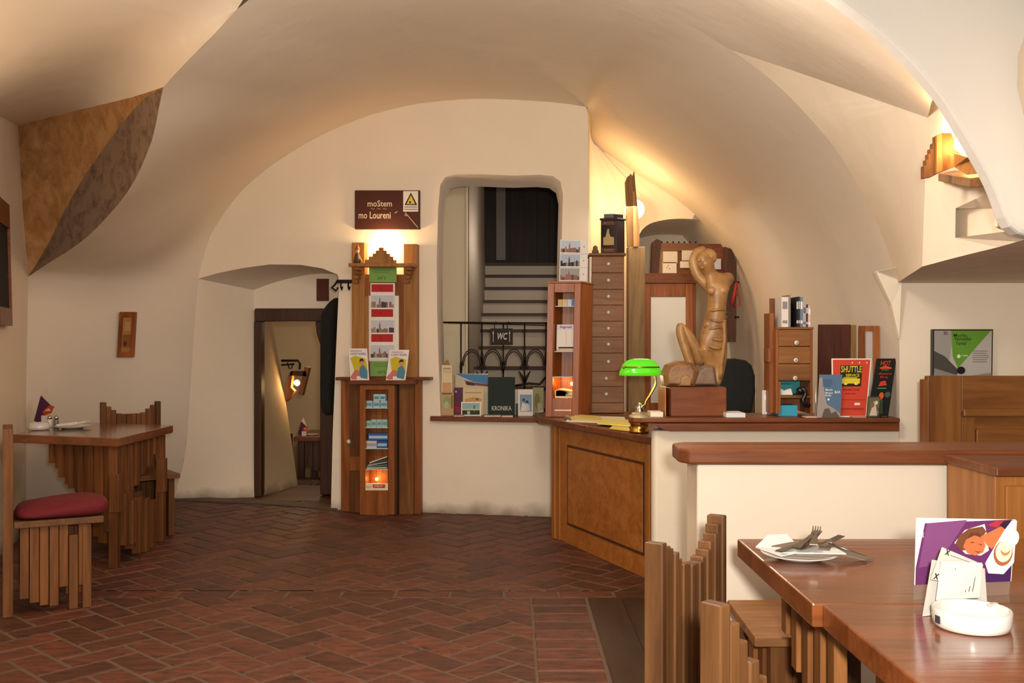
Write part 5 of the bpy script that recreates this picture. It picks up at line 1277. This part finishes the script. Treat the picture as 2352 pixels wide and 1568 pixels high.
# dark rail with red cord
D = 8.15
t = thing('coat_rail', 'dark wooden rail with pegs in the rear niche', 'coat rail', P(1680,785,D))
b = MB(W_DARK); b.prism([P(1664,566,D), P(1681,572,D), P(1692,600,D), P(1691,785,D), P(1662,785,D)], (0,.04,0)); b.build('board', t, bevel=.003)
for y in (648, 728):
    b = MB(IRON); b.tube([P(1688,y,D-.0), P(1697,y,D-.03)], .008); b.build('peg', t)
b = MB(mat('red_cord', '#a3241c', .6)); b.tube([P(1692,648,D-.03), P(1686,680,D-.03), P(1681,700,D-.03)], .012); b.tube([P(1692,650,D-.03), P(1697,678,D-.03), P(1701,701,D-.03), P(1688,700,D-.03)], .006); b.tube([P(1684,672,D-.03), P(1698,678,D-.03)], .006)
single(b, 'red_cord', 'red cord looped over a peg in the rear niche', 'cord')
# ============================================================ right side
D = 5.068
s = Sheet([P(2142,880,D), P(2279,880,D), P(2281,756,D), P(2143,756,D)], mat('black_frame','#1a1614',.4), .03)
s.rect(.02,.03,.98,.975,'b4aea6').poly([(.02,.97),(.35,.97),(.28,.45),(.02,.3)],'9a948e').poly([(.02,.6),(.2,.5),(.45,.22),(.4,.16),(.02,.2)],'4c4844').poly([(.3,.975),(.96,.975),(.42,.28),(.33,.5)],'62922f').text('Muchu', .34,.86,.56,.92,'26361c').text('Petroleller', .36,.79,.64,.86,'26361c').text('Turkel', .38,.71,.55,.77,'26361c').disc(.43,.5,.03,.035,'d8e0c8').text('Lukas', .48,.5,.58,.535,'d8e0c8').disc(.47,.24,.07,.07,'201c1a').text('zo', .17,.9,.24,.96,'6a3a4a').lines(.66,.38,.94,.62,6,'7f7a75').poly([(.02,.28),(.5,.12),(.98,.2),(.98,.03),(.02,.03)],'8a857f').rect(.1,.03,.9,.1,'d8d4ce')
s.done('framed_poster', 'black framed green and grey poster on the right wall above the bench back', 'poster')
t = thing('high_back_bench', 'high wooden bench back with a moulded panel at the right', 'bench', V((2.4,4.6,0)))
def rb(m, x0, y0, x1, y1, D_, tt, name, bev=.003, zb_=None):
    b = MB(m); a_ = P(x0,y1,D_); c_ = P(x1,y0,D_); b.box((a_.x, D_, a_.z if zb_ is None else zb_), (c_.x, D_+tt, c_.z)); return b.build(name, t, bevel=bev)
WH = wood('bench_pine', '#744520', '#93602f', 'Z', 7, .4, vary=.15); WHX = wood('bench_pine_flat', '#744520', '#93602f', 'X', 7, .4, vary=.15)
rb(WH, 2131, 863, 2209, 0, 4.55, .04, 'stile', .004, 0); rb(WHX, 2209, 863, 2480, 946, 4.55, .04, 'top_rail'); rb(WHX, 2214, 938, 2480, 957, 4.535, .04, 'moulding', .006)
rb(WHX, 2209, 957, 2480, 1100, 4.575, .02, 'panel', 0); rb(WHX, 2243, 985, 2480, 1090, 4.56, .02, 'raised_field', .006); rb(WH, 2209, 957, 2240, 0, 4.56, .03, 'inner_stile', .003, 0)
b = MB(WH); a_ = P(2127,0,4.55).x; b.box((a_, 4.545, 0), (P(2131,0,4.55).x, 4.62, H-(872-784)/F*4.55)); b.build('edge_strip', t)
b = MB(WHX); b.box((2.0, 4.1, .40), (2.6, 4.54, .44)); b.build('seat', t)
b = MB(WH); b.box((2.0, 4.12, 0), (2.05, 4.16, .40)); b.build('leg', t); b = MB(WH); b.box((2.5, 4.12, 0), (2.55, 4.16, .40)); b.build('leg', t)
# sideboard at the right edge
t = thing('sideboard', 'wooden sideboard standing at the right edge against the low wall', 'cabinet', V((1.7,3.2,0)))
D = 3.0; x0 = P(2288,0,D).x; z1 = H-(1093-784)/F*D
b = MB(W_HONZ); b.box((x0, D+.01, 0), (2.2, 3.34, z1)); b.build('body', t, bevel=.004)
b = MB(W_REDX); b.box((P(2281,0,D).x, D-.02, z1), (2.2, 3.35, z1+.028)); b.build('top', t, bevel=.005)
b = MB(W_HONZ); b.box((x0+.03, D, .1), (2.1, D+.012, z1-.03)); b.build('door', t, bevel=.004)
# sconce
def U(px, py, off): return P(px, py, Ud(px)-off)
t = thing('wall_sconce', 'stepped wooden wall lamp with a bright bulb high at the right', 'lamp', U(2190,415,.02))
b = MB(W_OAK); oc = .2; Dk = 3.55
steps = [(2122,409),(2122,380),(2127,380),(2127,366),(2132,366),(2132,353),(2137,353),(2137,341),(2143,341),(2143,328),(2149,328),(2149,312),(2158,309),(2162,305),(2185,305),(2190,318),(2195,345),(2200,380),(2180,388),(2155,398),(2140,406)]
b.prism([P(x, y, Dk) for x, y in steps], (0,.03,0)); b.build('stepped_board', t, bevel=.002)
b = MB(W_LITE); b.prism([P(2152,310,Dk-.012), P(2163,306,Dk-.012), P(2165,392,Dk-.012), P(2152,397,Dk-.012)], (0,.012,0)); b.build('front_strip', t)
b = MB(W_OAKX); b.prism([U(2155,398,.05), U(2196,390,.02), U(2272,392,.06), U(2262,406,.24), U(2228,410,.30)], (0,0,-.03)); b.build('shelf', t, bevel=.003)
b = MB(W_LITE); b.prism([U(2195,350,.16), U(2225,360,.26), U(2268,352,.2), U(2272,395,.2), U(2226,400,.27), U(2196,382,.18)], (0,.015,0)); b.build('front_board', t, bevel=.002)
bulb('bulb', U(2213,330,.12), .032, t, 45)
light('POINT', 'sconce_glow', U(2262,338,.13), 2.4, WARM, .03)
# ============================================================ foreground
zt = .75
t = thing('dining_table', 'varnished wooden table by the low wall holding the plate of forks', 'table', V((1.15,2.43,0)))
x0 = .63; T1 = [V((x0,2.09,zt)), V((1.75,2.09,zt)), V((1.75,2.777,zt)), V((.628,2.777,zt))]
def tabletop(q, t, m=W_TABLE):
    b = MB(m); b.prism([p-V((0,0,.05)) for p in q], (0,0,.05)); b.build('tabletop', t, bevel=.004)
tabletop(T1, t)
def leg(t, x, y, m=W_OLD, w_=.06, zt=.70):
    b = MB(m); b.cbox((x, y, zt/2), (w_, w_, zt)); b.build('leg', t, bevel=.004)
for x, y in ((.9,2.2),(.9,2.68),(1.66,2.2),(1.66,2.68)): leg(t, x, y)
b = MB(W_OAK); plank_row(b, V((.74,2.66,0)), V((.72,2.16,0)), [.699]*9, [.53,.53,.47,.42,.37,.33,.3,.3,.3], .03); b.build('stepped_apron', t, bevel=.003)
b = MB(W_OAK); plank_row(b, V((.78,2.70,0)), V((1.6,2.70,0)), [.699]*12, [.55,.5,.45,.42,.4,.38,.38,.4,.42,.45,.5,.55], .03); b.build('rear_apron', t, bevel=.003)
t = thing('dining_table', 'varnished wooden table in the foreground holding the white ashtray', 'table', V((1.15,1.75,0)))
T2 = [V((.655,1.42,zt)), V((1.75,1.42,zt)), V((1.75,2.085,zt)), V((.65,2.085,zt))]
tabletop(T2, t)
for x, y in ((.77,1.52),(.77,1.98),(1.66,1.52),(1.66,1.98)): leg(t, x, y)
b = MB(W_OAK); plank_row(b, V((.75,2.0,0)), V((.75,1.5,0)), [.699]*9, [.5,.46,.42,.38,.34,.38,.42,.46,.5], .03); b.build('stepped_apron', t, bevel=.003)
# stool between table and low wall
t = thing('plank_stool', 'low brown wooden stool between the near tables and the low wall', 'stool', V((.87,3.05,0)))
b = MB(W_OAKX); b.prism([V((.695,2.85,.425)), V((1.10,2.85,.425)), V((1.10,3.26,.425)), V((.705,3.26,.425))], (0,0,.03)); b.build('seat', t, bevel=.004)
b = MB(W_OLD); plank_row(b, V((.75,2.92,0)), V((1.02,2.92,0)), [.424]*4, [.02,.0,.06,.0], .04); b.build('front_panel', t, bevel=.003)
b = MB(W_OLD); plank_row(b, V((.76,2.96,0)), V((.76,3.22,0)), [.424]*4, [.0,.05,.02,.0], .04); b.build('side_panel', t, bevel=.003)
b = MB(W_OLD); plank_row(b, V((.80,3.2,0)), V((1.02,3.2,0)), [.424]*4, [.0,.05,.02,.0], .04); b.build('rear_panel', t, bevel=.003)
# near chairs
def near_chair(p0, p1, heights, label, d=.30):
    p0, p1 = V((*p0,0)), V((*p1,0)); dv = (p1-p0); w_ = dv.length; dn = dv.normalized(); fc_ = V((dn.y, -dn.x, 0))
    cc = (p0+p1)/2+fc_*(d/2+.02)
    t = plank_chair('plank_chair', label, cc, math.atan2(-fc_.x, fc_.y), heights[::-1], w_, d, .43, wd=wood('worn_honey_planks', '#5c3a20', '#7d5532', 'Z', 7, .42, vary=.3))
    return t
near_chair((.315,2.22), (.535,2.58), [.85,.838,.828,.815,.795,.78,.775,.768,.765,.765,.772,.785,.80,.815,.835,.853], 'worn stepped-plank chair back standing nearest the white low wall')
near_chair((.338,1.70), (.60,1.93), [.852,.815,.777,.738,.702,.67,.64,.62,.61,.60,.60,.61], 'worn stepped-plank chair back in the foreground, cut by the lower edge of the photo')
# plate with forks
p = PZ(1836,1283,zt); p.z = zt+.0005; PC = p.copy()
lathe_thing('plate', 'white plate with forks and napkins on the near table', 'plate', p, [(.05,0),(.055,.003),(.093,.014),(.096,.017),(.09,.016),(.055,.007),(.001,.006)], CHINA, n=40)
nb = MB(mat('napkin_white','#d0ccc4',.8)); z_ = .018
nb.prism([PC+V((-.10,.045,z_)), PC+V((-.06,-.05,z_-.002)), PC+V((.0,-.03,z_+.004)), PC+V((-.015,.06,z_+.03)), PC+V((-.06,.075,z_+.025))], (0,0,.003))
nb.prism([PC+V((-.06,-.05,z_+.006)), PC+V((.10,-.055,z_+.004)), PC+V((.09,.0,z_+.008)), PC+V((-.04,.02,z_+.012))], (0,0,.003))
single(nb, 'napkin', 'crumpled white paper napkin under the forks', 'napkin')
FK = mat('dull_steel', '#8f867a', .3, .9)
def fork(c, a, zf_, label, L=.15):
    R = Matrix.Rotation(a, 4, 'Z'); M = Matrix.Translation(c+V((0,0,zf_))) @ R @ Matrix.Rotation(math.radians(-5), 4, 'Y')
    t = thing('fork', label, 'fork', c+V((0,0,zf_)), 0, 'forks on the near plate')
    b = MB(FK); w0 = [(-L*.5,.010),(-L*.4,.011),(-L*.05,.005),(L*.12,.004),(L*.2,.011),(L*.28,.012)]
    up = [V((x, w, 0)) for x, w in w0]; dn = [V((x, -w, 0)) for x, w in reversed(w0)]
    b.prism([M@p for p in up+dn], (0,0,.0025)); b.build('handle', t)
    for k in range(4):
        y = -.0092+.0061*k; b = MB(FK); b.prism([M@V((L*.27,y-.0019,0)), M@V((L*.5,y-.0012,.006)), M@V((L*.5,y+.0012,.006)), M@V((L*.27,y+.0019,0))], (0,0,.0022)); b.build('tine', t)
fork(PC+V((-.01,-.01,0)), math.radians(40), .036, 'fork leaning left-most across the plate'); fork(PC+V((.02,.0,0)), math.radians(52), .046, 'fork crossing over the first one')
fork(PC+V((.05,-.01,0)), math.radians(28), .040, 'fork pointing right across the plate'); fork(PC+V((.045,.015,0)), math.radians(70), .052, 'uppermost fork on the plate')
b = MB(mat('brown_napkin','#6f6050',.8)); b.prism([PC+V((.04,-.03,.03)), PC+V((.15,-.045,.004)), PC+V((.18,-.02,.002)), PC+V((.06,.02,.034))], (0,0,.003)); b.prism([PC+V((-.07,-.0,.03)), PC+V((.0,-.045,.034)), PC+V((.05,-.0,.038)), PC+V((.01,.03,.038))], (0,0,.003)); single(b, 'brown_napkin', 'grey-brown folded napkin sticking out of the near plate', 'napkin')
b = MB(FK); b.tube([PC+V((.08,.02,.036)), PC+V((.17,.0,.004))], [.004,.0025], 6); single(b, 'knife', 'thin shiny handle sticking out to the right of the near plate', 'cutlery')
# advertising card and menu tent
t = thing('card_holder', 'clear stand holding a purple coffee advertising card', 'card holder', PZ(2200,1375,zt))
q = [P(2099,1372,2.12), P(2318,1372,2.16), P(2331,1192,2.20), P(2104,1188,2.16)]
for p_ in q[:2]: p_.z = zt+.001
cl = MB(mat('clear_acrylic', '#f4f2ee', .05, trans=.9, alpha=.35)); cl.prism([q[0], q[1], q[1].lerp(q[2],.3), q[0].lerp(q[3],.3)], (0,.004,0)); cl.build('clear_stand', t)
qq = [q[0].lerp(q[3],.18), q[1].lerp(q[2],.18), q[2], q[3]]
s = Sheet([p_-V((0,.004,0)) for p_ in qq], ink('ece6e2'), .003)
s.poly([(.0,.0),(.0,.25),(.08,.92),(.95,1),(.99,.98),(.99,.0)], '5f2a58').poly([(.3,.0),(.99,0),(.99,.3),(.7,.12)], '3a1a4a').poly([(.1,.92),(.5,.98),(.35,.6),(.2,.3),(.03,.25)], '74406c')
s.poly([(.38,.62),(.48,.82),(.68,.92),(.7,.8),(.74,.5),(.66,.42),(.5,.45)], 'd8c0c0').poly([(.39,.6),(.43,.74),(.52,.84),(.66,.88),(.70,.8),(.66,.7),(.56,.52),(.46,.5)], '6a3f28').poly([(.47,.56),(.5,.68),(.58,.74),(.66,.7),(.70,.58),(.68,.47),(.6,.42),(.52,.46)],'b8653e').poly([(.53,.62),(.57,.64),(.58,.62)],'5a2a1a').poly([(.62,.6),(.66,.6),(.66,.58)],'5a2a1a').poly([(.58,.5),(.63,.48),(.66,.5),(.63,.46)],'7a2a20').poly([(.5,.68),(.58,.74),(.66,.7),(.62,.78),(.54,.78)],'5a3220').poly([(.64,.72),(.95,.98),(.93,.82),(.76,.52),(.7,.6)],'c4683c').poly([(.7,.9),(.78,.97),(.9,.98),(.8,.86)],'a03038')
s.poly([(.93,.98),(1,.98),(1,.3),(.9,.12),(.74,.14),(.7,.3),(.8,.6)],'dcd8d0').disc(.88,.45,.1,.2,'9a5a3a').disc(.885,.48,.085,.17,'ead8b0').disc(.9,.5,.05,.09,'b07a4c').disc(.9,.54,.05,.08,'ead8b0').disc(.96,.7,.07,.14,'efe4c8')
s.poly([(.82,.9),(.86,.97),(.94,.98),(.88,.84)],'2a1c30').text('x', .04,.7,.06,.78,'c0b4bc'); s.done('printed_card', parent=t)
t = thing('menu_tent', 'white folded table card with small printed lines and corner marks', 'menu card', PZ(2200,1400,zt))
q = [P(2120,1400,1.99), P(2268,1380,2.05), P(2262,1305,2.09), P(2142,1285,2.03)]
q[0].z = q[1].z = zt+.001
WP = mat('bright_paper', '#bdb8ae', .6)
s = Sheet(q, WP, .002); s.done('base_fold', parent=t)
q = [P(2138,1330,2.0), P(2252,1345,2.02), P(2258,1296,2.05), P(2164,1256,2.05)]
s = Sheet(q, WP, .002); s.poly([(.22,.86),(.9,.88),(.9,.86),(.22,.84)],'6a6460')
for (u, v) in ((.15,.9),(.88,.88),(.08,.1)): s.text('x', u-.05, v-.09, u+.05, v+.09, '2a2624')
s.done('upper_card', parent=t)
q = [P(2150,1378,1.985), P(2250,1372,2.0), P(2256,1292,2.02), P(2162,1288,2.02)]
s = Sheet(q, WP, .002)
for k in range(7): s.poly([(.30+.085*k,.15+.01*k),(.315+.085*k,.15),(.37+.085*k,.82-.03*(k%3)),(.355+.085*k,.82-.03*(k%3))],'4a4642'); s.k -= 1
s.done('text_card', parent=t)
p = PZ(2232,1440,zt); p.z = zt+.0005
t = thing('ashtray', 'large white round ashtray on the near table', 'ashtray', p)
b = MB(CHINA); b.lathe(p, [(.062,0),(.068,.003),(.071,.012),(.072,.034),(.070,.037),(.066,.036),(.064,.014),(.055,.009),(.001,.008)], 48); b.build('bowl', t)
b = MB(mat('ash_notch','#b8b0a6',.4)); b.cbox(p+V((.055,.03,.036)), (.022,.008,.004), Matrix.Rotation(.5,3,'Z')); b.build('rest_notch', t)
b = MB(ink('3a3440')); b.cbox(p+V((-.0705,-.012,.018)), (.003,.014,.014), Matrix.Rotation(.15,3,'Z')); b.build('printed_mark', t)
